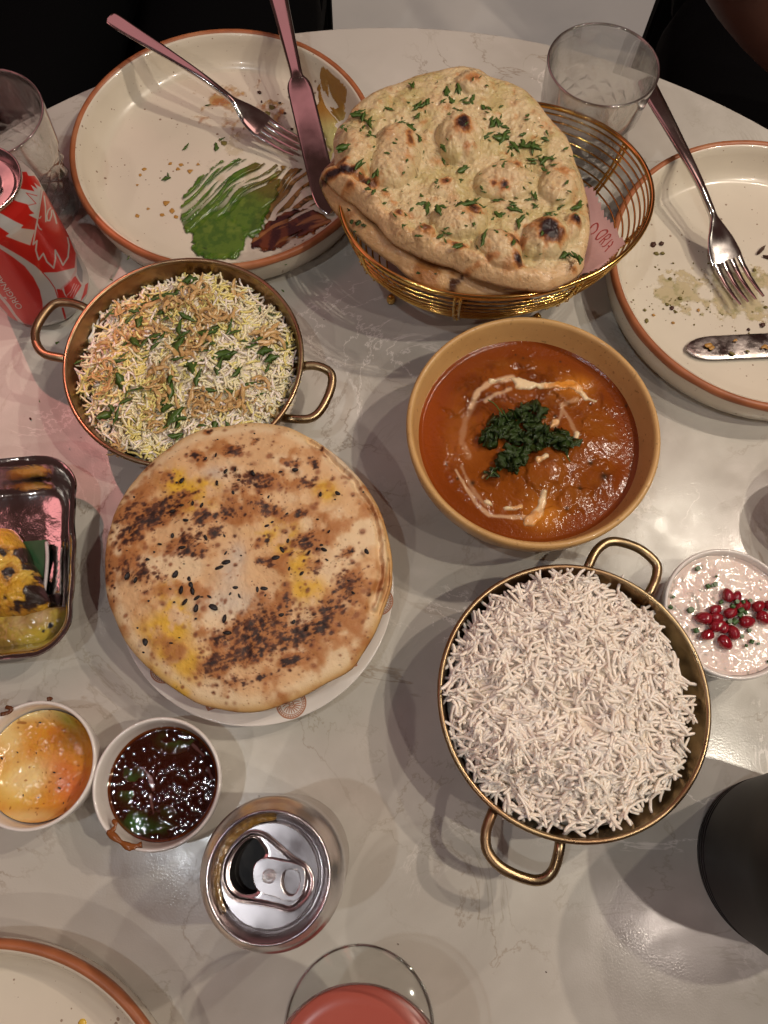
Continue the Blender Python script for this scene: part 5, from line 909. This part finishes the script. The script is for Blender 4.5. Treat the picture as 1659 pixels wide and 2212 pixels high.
# ------------------------------------------------------------------ drink cans
M_CAN2 = pm('can_silver', attr=True, rough=.24, metal=.85)
def can_body(p, colfun, c, nth=500, nz=230):
    prof = [(.0245, 0), (.0262, .0018), (.0300, .0062), (.0322, .0098), (.0330, .0135), (.0330, .0970), (.0328, .0990), (.0318, .1020), (.0300, .1055), (.0280, .1085), (.0268, .1105), (.0264, .1120)]
    P = np.array(prof); L = np.concatenate([[0], np.cumsum(np.hypot(*np.diff(P, axis=0).T))]); q = np.linspace(0, L[-1], nz); pr = np.stack([np.interp(q, L, P[:, 0]), np.interp(q, L, P[:, 1])], -1)
    V, F = lathe(pr, nth); Cc = colfun(V[:, 0], V[:, 1], V[:, 2]); link('can_body', mkmesh('can_body', V, F, M_CAN2 if nth < 300 else M_CAN, True, Cc), p)
    V, F = lathe([(0, .004), (.018, .003), (.022, .0006), (.0235, -.0000), (.0246, .0002)], 64); link('can_base', mkmesh('can_base', V, F, M_ALU), p)
def can_lid(p, c, opened, crop=None):
    V, F = lathe([(.0262, .1115), (.0270, .1120), (.0274, .1130), (.0274, .1142), (.0270, .1150), (.0263, .1150), (.0258, .1140), (.0252, .1118), (.0240, .1085), (.0233, .1072), (.0226, .1070), (.0220, .1078), (.0215, .1095), (.0212, .1102)], 144)
    link('lid_seam', mkmesh('lid_seam', V, F, M_ALU), p)
    n = 300; g = np.linspace(-.0214, .0214, n); X, Y = np.meshgrid(g, g, indexing='ij'); r = np.hypot(X, Y)
    if opened:
        x, y = crop.inv(X+c[0], Y+c[1], np.full_like(X, .110))
        HP = [tuple(q) for q in spl([(672, 556), (720, 610), (762, 690), (700, 770), (662, 850), (655, 920), (690, 1018), (605, 1050), (520, 1020), (462, 940), (450, 850), (478, 730), (540, 630), (610, 568)], 4, True)]
        RD = [tuple(q) for q in spl([(668, 505), (760, 530), (860, 610), (1000, 730), (1110, 800), (1160, 900), (1150, 1000), (1090, 1090), (980, 1170), (850, 1140), (690, 1110), (520, 1080), (430, 1000), (395, 880), (420, 740), (500, 610), (590, 530)], 5, True)]
        d = sdf(x, y, HP); rd = dpoly(x, y, RD)
        Z = .1102+.0009*np.exp(-(rd/13)**2)+.0004*sm(-sdf(x, y, RD), 0, 30)*-1-.0006*np.exp(-(np.maximum(d, 0)/20)**2); hole = d < 0; Z = np.where(hole, .1102-.0010-.010*sm(-d, 0, 14), Z)
    else:
        Z = .1102+.0008*np.exp(-((r-.013)/.0008)**2); hole = np.zeros_like(r, bool)
    ok = r < .0213; idx = np.arange(n*n).reshape(n, n); cell = ok[:-1, :-1] & ok[1:, :-1] & ok[:-1, 1:] & ok[1:, 1:]; i, j = np.nonzero(cell)
    F = np.stack([idx[i, j], idx[i+1, j], idx[i+1, j+1], idx[i, j+1]], -1); mi = hole[i, j].astype(int); u, inv_ = np.unique(F, return_inverse=True); V = np.stack([X, Y, Z], -1).reshape(-1, 3)[u]
    link('lid_panel', mkmesh('lid_panel', V, inv_.reshape(F.shape), [M_ALU, M_BLK], True, mi=mi), p)  # sunken opening faces painted black for the can's dark inside
def extrude_shape(name, outer, holes, z, th, bev, mat, p, c, crop):
    cu = bpy.data.curves.new('c', 'CURVE'); cu.dimensions = '2D'; cu.fill_mode = 'BOTH'; cu.extrude = th/2; cu.bevel_depth = bev; cu.bevel_resolution = 2; cu.offset = -bev
    for k, P in enumerate([outer]+holes):
        W = [crop.w(x, y, z)[:2]-np.array(c) for x, y in spl(P, 5, True)]; s = cu.splines.new('POLY'); s.points.add(len(W)-1); s.use_cyclic_u = True
        for q, w_ in zip(s.points, W): q.co = (w_[0], w_[1], 0, 1)
    o = bpy.data.objects.new('c', cu); COL.objects.link(o); dg = bpy.context.evaluated_depsgraph_get(); me = bpy.data.meshes.new_from_object(o.evaluated_get(dg)); bpy.data.objects.remove(o)
    me.materials.clear(); me.materials.append(mat); me.name = name; smooth(me, 40); return link(name, me, p, (0, 0, z))
C3c = Crop(700, 3050, 750/1659, .1105); CC = (-.0412, -.0390)
RED = np.array([.52, .018, .012])
def col2(X, Y, Z):
    a = np.degrees(np.arctan2(Y, X)) % 360; c = np.broadcast_to(np.array([.60, .57, .55]), X.shape+(3,))
    fl_ = sm(fbm(a*.12, Z*300, 1, 3, 7), .46, .54); c = mixc(c, RED, ((Z < .1010) & (a > 185) & (a < 262))*fl_*.85)
    c = mixc(c, RED*.8, sm(a, 266, 276)*sm(-a, -330, -318)*(Z < .1035)); return mixc(c, (.42, .36, .31), ((Z < .08) & ((a < 180) | (a > 330)))*.7)  # dark reflection on the lower right and far side is painted into the colour
p = thing('drink_can', 'opened silver drink can with ring pull, seen from above at the bottom', 'can', (*CC, 0)); can_body(p, col2, CC, 200, 90); can_lid(p, CC, True, C3c)
extrude_shape('pull_tab', [(652, 870), (668, 790), (720, 735), (800, 725), (900, 745), (1010, 765), (1090, 800), (1115, 860), (1110, 950), (1080, 1050), (1020, 1100), (930, 1095), (830, 1060), (730, 1030), (675, 970)],
              [[(905, 930), (920, 860), (975, 825), (1040, 840), (1065, 900), (1050, 990), (1000, 1050), (945, 1035), (912, 985)]], .1122, .0007, .00035, M_ALU, p, CC, C3c)
def ringat(x, y, r, t_, z, nm):
    q = C3c.w(x, y, z); a = np.linspace(0, 2*math.pi, 48, endpoint=False); V, F = tube(np.stack([q[0]-CC[0]+r*np.cos(a), q[1]-CC[1]+r*np.sin(a), np.full(48, z)], -1), t_, 8, True); link(nm, mkmesh(nm, V, F, M_ALU), p)
ringat(795, 885, .0026, .00045, .1130, 'tab_ring'); ringat(800, 880, .0012, .0005, .1134, 'rivet')
q = C3c.w(800, 880, .113); V, F = lathe([(0, .1139), (.0008, .1138), (.0011, .1132), (.0012, .1110)], 24); V[:, 0] += q[0]-CC[0]; V[:, 1] += q[1]-CC[1]; link('rivet', mkmesh('rivet', V, F, M_ALU), p)
# brown drink residue in the lid channel
M_AMB = pm('amber_residue', (.20, .10, .018), .10, coat=.6, noise=[(400, (.34, .20, .05), .45, .65, .9), (150, (.10, .05, .01), .5, .7, .8)], bump=[(500, .7, .0012)], trans=.25)
a = np.radians(np.linspace(88, 222, 90)); V = []; F = []
for i, t_ in enumerate(a):
    e = math.sin(math.pi*i/89)**.45; q0 = .0232+.0012*fbm(np.array([t_*3]), np.array([.2]), 2, 2, 5)[0]
    for rr, z in ((q0-.0022*e-.0003, .1092), (q0-.0010*e, .1096+.0004*e), (q0+.0006*e, .1097+.0004*e), (q0+.0019*e, .1094)): V.append((rr*math.cos(t_), rr*math.sin(t_), z))
for i in range(89):
    for j in range(3): F.append((i*4+j, (i+1)*4+j, (i+1)*4+j+1, i*4+j+1))
lq = link('residue', mkmesh('residue', V, F, M_AMB), p)
# red and silver can at the left edge
C4 = Crop(0, 550, 380/1092, .05); CK = (-.2536, .3256)
def colk(X, Y, Z):
    x, y = C4.inv(X+CK[0], Y+CK[1], Z); W_ = np.array([.52, .51, .49]); c = np.broadcast_to(W_, X.shape+(3,)).copy()
    def fill_(P, col=RED, a=1): 
        nonlocal c; c = mixc(c, col, sm(-sdf(x, y, P), -3, 3)*a)
    def line(P, w_, col=W_, a=1):
        nonlocal c; c = mixc(c, col, (1-sm(dpoly(x, y, P, False), w_/2-3, w_/2+3))*a)
    fill_([(235, 362), (300, 362), (322, 408), (392, 408), (440, 470), (465, 540), (435, 525), (385, 485), (425, 560), (350, 512), (392, 585), (220, 552), (200, 480)])
    line([(295, 602), (420, 635)], 9, RED); line([(300, 605), (408, 722), (312, 745)], 9, RED)
    fill_([(130, 668), (200, 700), (310, 730), (345, 795), (390, 835), (325, 850), (420, 900), (395, 1022), (235, 1002), (262, 968), (180, 930), (0, 830), (-200, 740), (-200, 600)])
    fill_([(-200, 900), (0, 990), (105, 1062), (65, 1092), (200, 1145), (342, 1196), (362, 1120), (395, 1020), (420, 900), (440, 760), (465, 560), (520, 600), (620, 760), (720, 930), (790, 1120), (860, 1290), (845, 1450), (640, 1500), (480, 1505), (400, 1430), (250, 1330), (130, 1260), (0, 1185), (-200, 1100)])
    line([(478, 570), (445, 780), (430, 870), (405, 1010), (375, 1185), (418, 1145), (405, 1250), (437, 1358), (490, 1288), (530, 1380), (607, 1452), (628, 1350), (625, 1250), (670, 1330), (712, 1420), (770, 1330), (782, 1190), (765, 1110)], 17); line([(430, 880), (450, 890), (465, 868)], 9); line([(425, 950), (445, 1000), (470, 1018)], 12)
    line([(500, 640), (515, 760), (518, 925)], 14); line([(575, 770), (545, 800), (530, 860), (535, 915), (562, 915), (582, 860), (585, 800)], 15); line([(600, 800), (625, 880), (640, 945)], 18)
    fill_([(-200, 1150), (0, 1232), (150, 1330), (280, 1432), (380, 1560), (450, 1700), (480, 1830), (490, 1960), (450, 2060), (390, 2112), (280, 2092), (180, 1980), (110, 1870), (0, 1740), (-200, 1600)])
    fill_([(-200, 1700), (0, 1792), (60, 1862), (110, 1930), (170, 2010), (218, 2075), (160, 2060), (50, 1980), (0, 1930), (-200, 1850)]); line([(0, 1900), (75, 1975)], 22)
    line([(30, 1790), (60, 1785), (70, 1800)], 14)
    line([(480, 1500), (560, 1590), (620, 1680), (655, 1790), (672, 1830)], 12, RED)
    fill_([(640, 1690), (700, 1690), (740, 1770), (800, 1815), (830, 1840), (670, 1830)]); fill_([(720, 1662), (852, 1540), (925, 1650), (830, 1800), (780, 1815), (735, 1740)])
    line([(690, 1690), (800, 1590), (860, 1480), (865, 1300)], 26, (.55, .30, .30), .6)
    for k in (0, 1, 2): line([(760+k*34, 1760+k*12), (800+k*30, 1720-k*10), (840+k*26, 1630+k*8)], 8, (.60, .35, .35))
    fill_([(868, 1310), (935, 1480), (935, 1620), (905, 1600), (870, 1520)], (.16, .18, .21), .8); fill_([(965, 1640), (1000, 1615), (985, 1740), (905, 1840), (940, 1740)])
    line([(710, 1910), (740, 2025)], 26, RED)
    back = ((X*.6-Y*.8) < -.012) & (x > 300) & False
    return mixc(c, RED, back*1.0)
p = thing('drink_can', 'red and silver printed drink can cut off by the left edge', 'can', (*CK, 0)); can_body(p, colk, CK, 700, 300); can_lid(p, CK, False)
V, F = textmesh('ORIGINAL', 1.0); xs = V[:, 0]; L0 = xs.max(); P0 = np.array([262, 1905.]); P1 = np.array([-2, 1530.]); dx = (P1-P0)/L0; up = np.array([-66, 22.])/.72
V2 = []
for v in V:
    q = P0+dx*v[0]+up*v[1]+dx*0; d = C4.ray(q[0], q[1]); A = d[0]**2+d[1]**2; Bq = 2*(d[0]*(0-CK[0])+d[1]*(0-CK[1])); Cq = CK[0]**2+CK[1]**2-.03315**2; D_ = max(Bq*Bq-4*A*Cq, 0); t_ = (-Bq-math.sqrt(D_))/(2*A); V2.append(np.array([0, 0, CH])+d*t_-np.array([*CK, 0]))
me_ = mkmesh('printed_lettering', V2, F, pm('silver_print', (.62, .60, .57), .3, .3), False); link('printed_lettering', me_, p)
a = np.linspace(0, 2*math.pi, 40, endpoint=False); V, F = tube(np.stack([.010*np.cos(a)+.004, .006*np.sin(a)-.002, np.full(40, .1122)], -1), .0011, 8, True, .5); link('pull_tab', mkmesh('pull_tab', V, F, M_ALU), p)

# ------------------------------------------------------------------ steel tray with grilled chicken
TA = math.radians(9.5)
def rr_(hx, hy, r, n=14):
    P = []
    for cx, cy, a0 in ((hx-r, hy-r, 0), (-hx+r, hy-r, 90), (-hx+r, -hy+r, 180), (hx-r, -hy+r, 270)):
        for i in range(n+1): t_ = math.radians(a0+90*i/n); P.append((cx+r*math.cos(t_), cy+r*math.sin(t_)))
    P = np.array(P); d = np.linalg.norm(np.diff(np.vstack([P, P[:1]]), axis=0), axis=1); L = np.concatenate([[0], np.cumsum(d)]); P2 = np.vstack([P, P[:1]]); s = np.linspace(0, L[-1], 160, endpoint=False)
    return np.stack([np.interp(s, L, P2[:, 0]), np.interp(s, L, P2[:, 1])], -1)
C9 = Crop(0, 1700, 500/1106, .030); q1 = C9.w(490, 235); q2 = C9.w(610, 1700); TXr = C9.w(600, 950)[0]; TYt = C9.w(300, 195)[1]; TYb = C9.w(300, 1920)[1]
HX = .095; HY = (TYt-TYb)/2; HY = .064; TCc = (-.2813, .1121); tray = thing('steel_tray', 'dented stainless steel tray with rounded corners at the left edge', 'tray', (*TCc, 0), rz=0)
prof = [(-.030, .0045), (-.018, .0045), (-.0135, .0065), (-.0095, .014), (-.0045, .0265), (-.0015, .0295), (0, .0300), (.0006, .0290), (-.0028, .0250), (-.0080, .0125), (-.012, .0040), (-.018, .0005), (-.030, .0008)]
V = []; F = []; n_ = 160
for k, (off, z) in enumerate(prof):
    P = rr_(HX+off, HY+off, max(.026+off*.8, .004)); w_ = .0006*np.sin(np.arange(n_)*.35)+.0004*np.sin(np.arange(n_)*.93)
    for i, (x, y) in enumerate(P): V.append((x*math.cos(TA)-y*math.sin(TA)+(w_[i] if k > 3 and k < 9 else 0), x*math.sin(TA)+y*math.cos(TA), z+(w_[i]*.5 if 3 < k < 9 else 0)))
for k in range(len(prof)-1):
    for i in range(n_): F.append((k*n_+i, k*n_+(i+1) % n_, (k+1)*n_+(i+1) % n_, (k+1)*n_+i))
F.append(tuple(range(n_))); F.append(tuple((len(prof)-1)*n_+i for i in range(n_))[::-1]); link('tray_body', mkmesh('tray_body', V, F, M_TRAY, True, ang=70), tray)
def T9(x, y, z): return C9.w(x, y, z)
def lump(name, label, cat, c, pts, crop, z0, th, cf, mat, nr=60, nt=260, seed=1, par=None, rough=.004):
    f = outline(pts, c, 0, crop); V, F, side = shell(c, f, nr, nt, lambda X, Y, s: z0+th*np.sqrt(np.clip(1-s**3.5, 0, 1))+rough*(fbm(X, Y, 90, 4, seed)-.5)*2*(1-s**6), lambda X, Y, s: np.full_like(X, z0), 3)
    Cc = cf(V[:, 0], V[:, 1]); org = np.array([*c, z0]); o = link(name, mkmesh(name, V-org, F, mat, True, Cc))
    if par is None: o.location = org; tag(o, label, cat)
    else: o.parent = par; o.location = org-np.array(par.location)
    return o
def leafbox(P, z, name, label, cat, mat):
    V = [tuple(T9(x, y, z+dz)) for x, y, dz in P]; n = len(V); c = np.mean(V, axis=0); V = [np.array(v)-c for v in V]; V2 = V+[v-np.array([0, 0, .0006]) for v in V]
    F = [tuple(range(n)), tuple(range(2*n-1, n-1, -1))]+[(i, i+n, (i+1) % n+n, (i+1) % n) for i in range(n)]; o = link(name, mkmesh(name, V2, F, mat, False)); o.location = c; tag(o, label, cat); return o
leafbox([(-150, 1000, 0), (100, 965, 0), (398, 940, .002), (405, 1080, .001), (395, 1200, 0), (380, 1420, 0), (200, 1560, 0), (-150, 1560, 0)], .0075, 'banana_leaf', 'dark green banana leaf piece lying under the grilled chicken in the steel tray', 'leaf', M_BANANA)
def c_chk(X, Y):
    x, y = C9.inv(X, Y, .022); c = np.broadcast_to(np.array([.60, .34, .030]), X.shape+(3,)); n = fbm(X, Y, 110, 5, 5); c = mixc(c, (.66, .46, .08), sm(fbm(X, Y, 60, 3, 4), .5, .68)); c = mixc(c, (.40, .16, .015), sm(n, .46, .62)*.8)
    c = mixc(c, (.022, .012, .008), sm(n+(fbm(X, Y, 300, 3, 6)-.5)*.5+gs(x, y, 260, 1440, 110, 90)*.30+gs(x, y, 190, 1000, 60, 160)*.28+gs(x, y, 60, 1060, 90, 40)*.18+gs(x, y, 260, 1220, 50, 160)*.25, .62, .76)); return c
lump('grilled_chicken', 'yellow marinated grilled chicken piece with black charring in the steel tray', 'chicken', tuple(T9(-60, 1230, .012)[:2]), [(-300, 1200), (-200, 900), (-60, 790), (40, 800), (110, 880), (150, 950), (190, 1020), (220, 1110), (270, 1180), (310, 1260), (330, 1350), (370, 1450), (330, 1520), (220, 1550), (60, 1580), (-150, 1560)], Crop(0, 1700, 500/1106, .022), .0080, .016, c_chk, pm('chicken', attr=True, rough=.25, coat=.5, bump=[(260, .6, .003), (800, .4, .001)]), 90, 300, 3, rough=.006)
def c_yel(X, Y):
    x, y = C9.inv(X, Y, .016); c = np.broadcast_to(np.array([.42, .32, .045]), X.shape+(3,)); c = mixc(c, (.26, .16, .04), sm(fbm(X, Y, 70, 4, 14), .46, .62)*.8); c = mixc(c, (.56, .44, .28), gs(x, y, 330, 1600, 80, 60)*.7); c = mixc(c, (.40, .28, .18), gs(x, y, 140, 1650, 70, 90)*.6)
    c = mixc(c, (.02, .022, .03), (1-sm(dpoly(x, y, [(345, 1720), (380, 1690), (415, 1670)], False)+(fbm(X, Y, 300, 3, 3)-.5)*50, 12, 26))); return c
lump('yellow_marinade', 'yellow oily onion and pepper slices below the chicken in the steel tray', 'vegetables', tuple(T9(80, 1690, .012)[:2]), [(-250, 1700), (-150, 1560), (60, 1560), (230, 1560), (350, 1500), (420, 1500), (540, 1500), (552, 1570), (500, 1690), (430, 1780), (330, 1850), (240, 1860), (100, 1870), (-50, 1880), (-250, 1860)], Crop(0, 1700, 500/1106, .014), .0050, .007, c_yel, pm('marinade', attr=True, rough=.14, coat=.6, bump=[(180, .5, .002)], sss=.2), 60, 260, 9, rough=.0025)
V, F = tube(spl([T9(x, y, .009) for x, y in [(405, 960), (412, 1100), (402, 1250), (385, 1390)]], 6)-T9(405, 1200, .009), [.0012]*19, 6); o = link('leaf_stalk', mkmesh('leaf_stalk', V, F, pm('pale_stalk', (.45, .42, .42), .3)), None, T9(405, 1200, .009)); tag(o, 'pale edge strip of banana leaf standing in the steel tray', 'leaf')

# ------------------------------------------------------------------ glasses
def tumbler(label, c, R, H=.090, cut=True):
    p = thing('water_glass', label, 'glass', (*c, 0), 'cut crystal water tumblers'); n = 160; rb = R*.80
    zs = np.linspace(.0, H, 90); V = []; F = []
    prof_r = rb+(R-rb)*np.clip(zs/H, 0, 1)**.8; prof_r[:3] = rb*np.array([.90, .96, .99])
    a = np.arange(n)*2*math.pi/n; fac = []
    for k, z in enumerate(zs):
        u = a*14/(2*math.pi); v = z/.0135; d1 = np.abs((u+v) % 1-.5)*2; d2 = np.abs((u-v) % 1-.5)*2; m = sm(z, .004, .012)*sm(-z, -H*.66, -H*.58)
        rad = prof_r[k]-.0022*(1-np.minimum(d1, d2))**1.0*m*1.2+.0002
        V += list(np.stack([rad*np.cos(a), rad*np.sin(a), np.full(n, z)], -1))
    inn = [(R-.0010, H+.0004), (R-.0019, H-.0004)]+[(rb+(R-rb)*(z/H)**.8-.0026-.0018*(1-z/H), z) for z in np.linspace(H*.97, .014, 30)]+[(rb*.8, .0105), (rb*.4, .0095), (0.0001, .0093)]
    for rr, z in inn: V += list(np.stack([rr*np.cos(a), rr*np.sin(a), np.full(n, z)], -1))
    m_ = len(zs)+len(inn)
    for i in range(m_-1):
        for j in range(n): F.append((i*n+j, i*n+(j+1) % n, (i+1)*n+(j+1) % n, (i+1)*n+j))
    F.append(tuple(range(n))[::-1]); F.append(tuple((m_-1)*n+j for j in range(n)))
    link('glass_body', mkmesh('glass_body', np.array(V), F, M_GLASS, True, ang=28), p)
    aa = np.linspace(0, 2*math.pi, 120, endpoint=False); V, F = tube(np.stack([(R-.0005)*np.cos(aa), (R-.0005)*np.sin(aa), np.full(120, H)], -1), .0009, 8, True); link('glass_rim', mkmesh('glass_rim', V, F, M_RIMG), p)
    return p
tumbler('empty cut crystal water glass near the far table edge behind the naan basket', (.1327, .4756), .0385)
tumbler('empty cut crystal water glass behind the red can at the left edge', (-.2772, .4009), .0392)
def coupe(label, c, rot=0):
    p = thing('cocktail_glass', label, 'glass', (*c, 0), 'stemmed cocktail glasses of pink drink')
    V, F = lathe([(0, .0), (.038, .0), (.0398, .0008), (.0400, .0014), (.0392, .0020), (.020, .0030), (.008, .0050), (.0042, .0090), (.0034, .020), (.0034, .040), (.0045, .052), (.010, .056), (.022, .0600), (.031, .0680), (.0372, .0790), (.0405, .0925), (.0410, .0960), (.0405, .0963), (.0398, .0930), (.0365, .0800), (.0303, .0694), (.0215, .0618), (.010, .0582), (0, .0575)], 128)
    link('glass_body', mkmesh('glass_body', V, F, M_GLASS2, True, ang=70), p)
    V, F = lathe([(0, .0580), (.010, .0586), (.0213, .0621), (.0300, .0697), (.0361, .0801), (.0384, .0866), (.0380, .0872), (.030, .0868), (0, .0868)], 96); d = link('drink', mkmesh('drink', V, F, M_DRINK, True, ang=60), p)
    aa = np.linspace(0, 2*math.pi, 120, endpoint=False)
    for rr, zz, tk, nm in ((.0395, .0011, .0006, 'foot_edge'), (.0406, .0961, .0005, 'glass_rim')): V, F = tube(np.stack([rr*np.cos(aa), rr*np.sin(aa), np.full(120, zz)], -1), tk, 8, True); link(nm, mkmesh(nm, V, F, M_RIMG), p)
    return p
coupe('stemmed glass of opaque pink red cocktail at the bottom edge', (.0030, -.1222))

# ------------------------------------------------------------------ black vessel
p = thing('black_container', 'matte black round container with ringed lower edge at the right edge', 'container', (.2375, -.028, 0))
pr = [(0, .0008), (.043, .0008), (.0455, .0020), (.0462, .0050)]
for k in range(3): z = .0065+k*.0042; pr += [(.0466+k*.0005, z), (.0456+k*.0005, z+.0008), (.0456+k*.0005, z+.0016), (.0468+k*.0005, z+.0024)]
pr += [(.0500, .035), (.0535, .065), (.0565, .090), (.0570, .100), (.0550, .1085), (.0480, .1130), (.030, .1145), (0, .1150)]
V, F = lathe([(a, b) for a, b in pr], 128); link('container_body', mkmesh('container_body', V, F, M_BLK, True, ang=40), p)
V, F = lathe([(.036, .1142), (.036, .1160), (.034, .1170), (.012, .1172), (.010, .125), (.007, .128), (0, .1285)], 64); link('lid', mkmesh('lid', V, F, M_BLK, True, ang=50), p)

# ------------------------------------------------------------------ a few crumbs dropped on the bare stone
tcb = thing('table_crumbs', 'few tiny dark crumbs dropped on the bare stone between the dishes', 'crumbs', (0, .15, 0))
for (u, v, z_) in [(66, 905, .0030), (210, 930, .0012), (175, 945, .0010), (230, 905, .0011), (955, 1490, .0018), (1040, 600, .0012), (770, 1350, .0012), (1420, 1010, .0010), (560, 1720, .0010), (860, 2040, .0012), (1180, 2100, .0011), (700, 690, .0012)]:
    put('crumb', random.choice(CB), at(u, v, z_*.2), z_, random.uniform(0, 3), tcb, flat=.5)
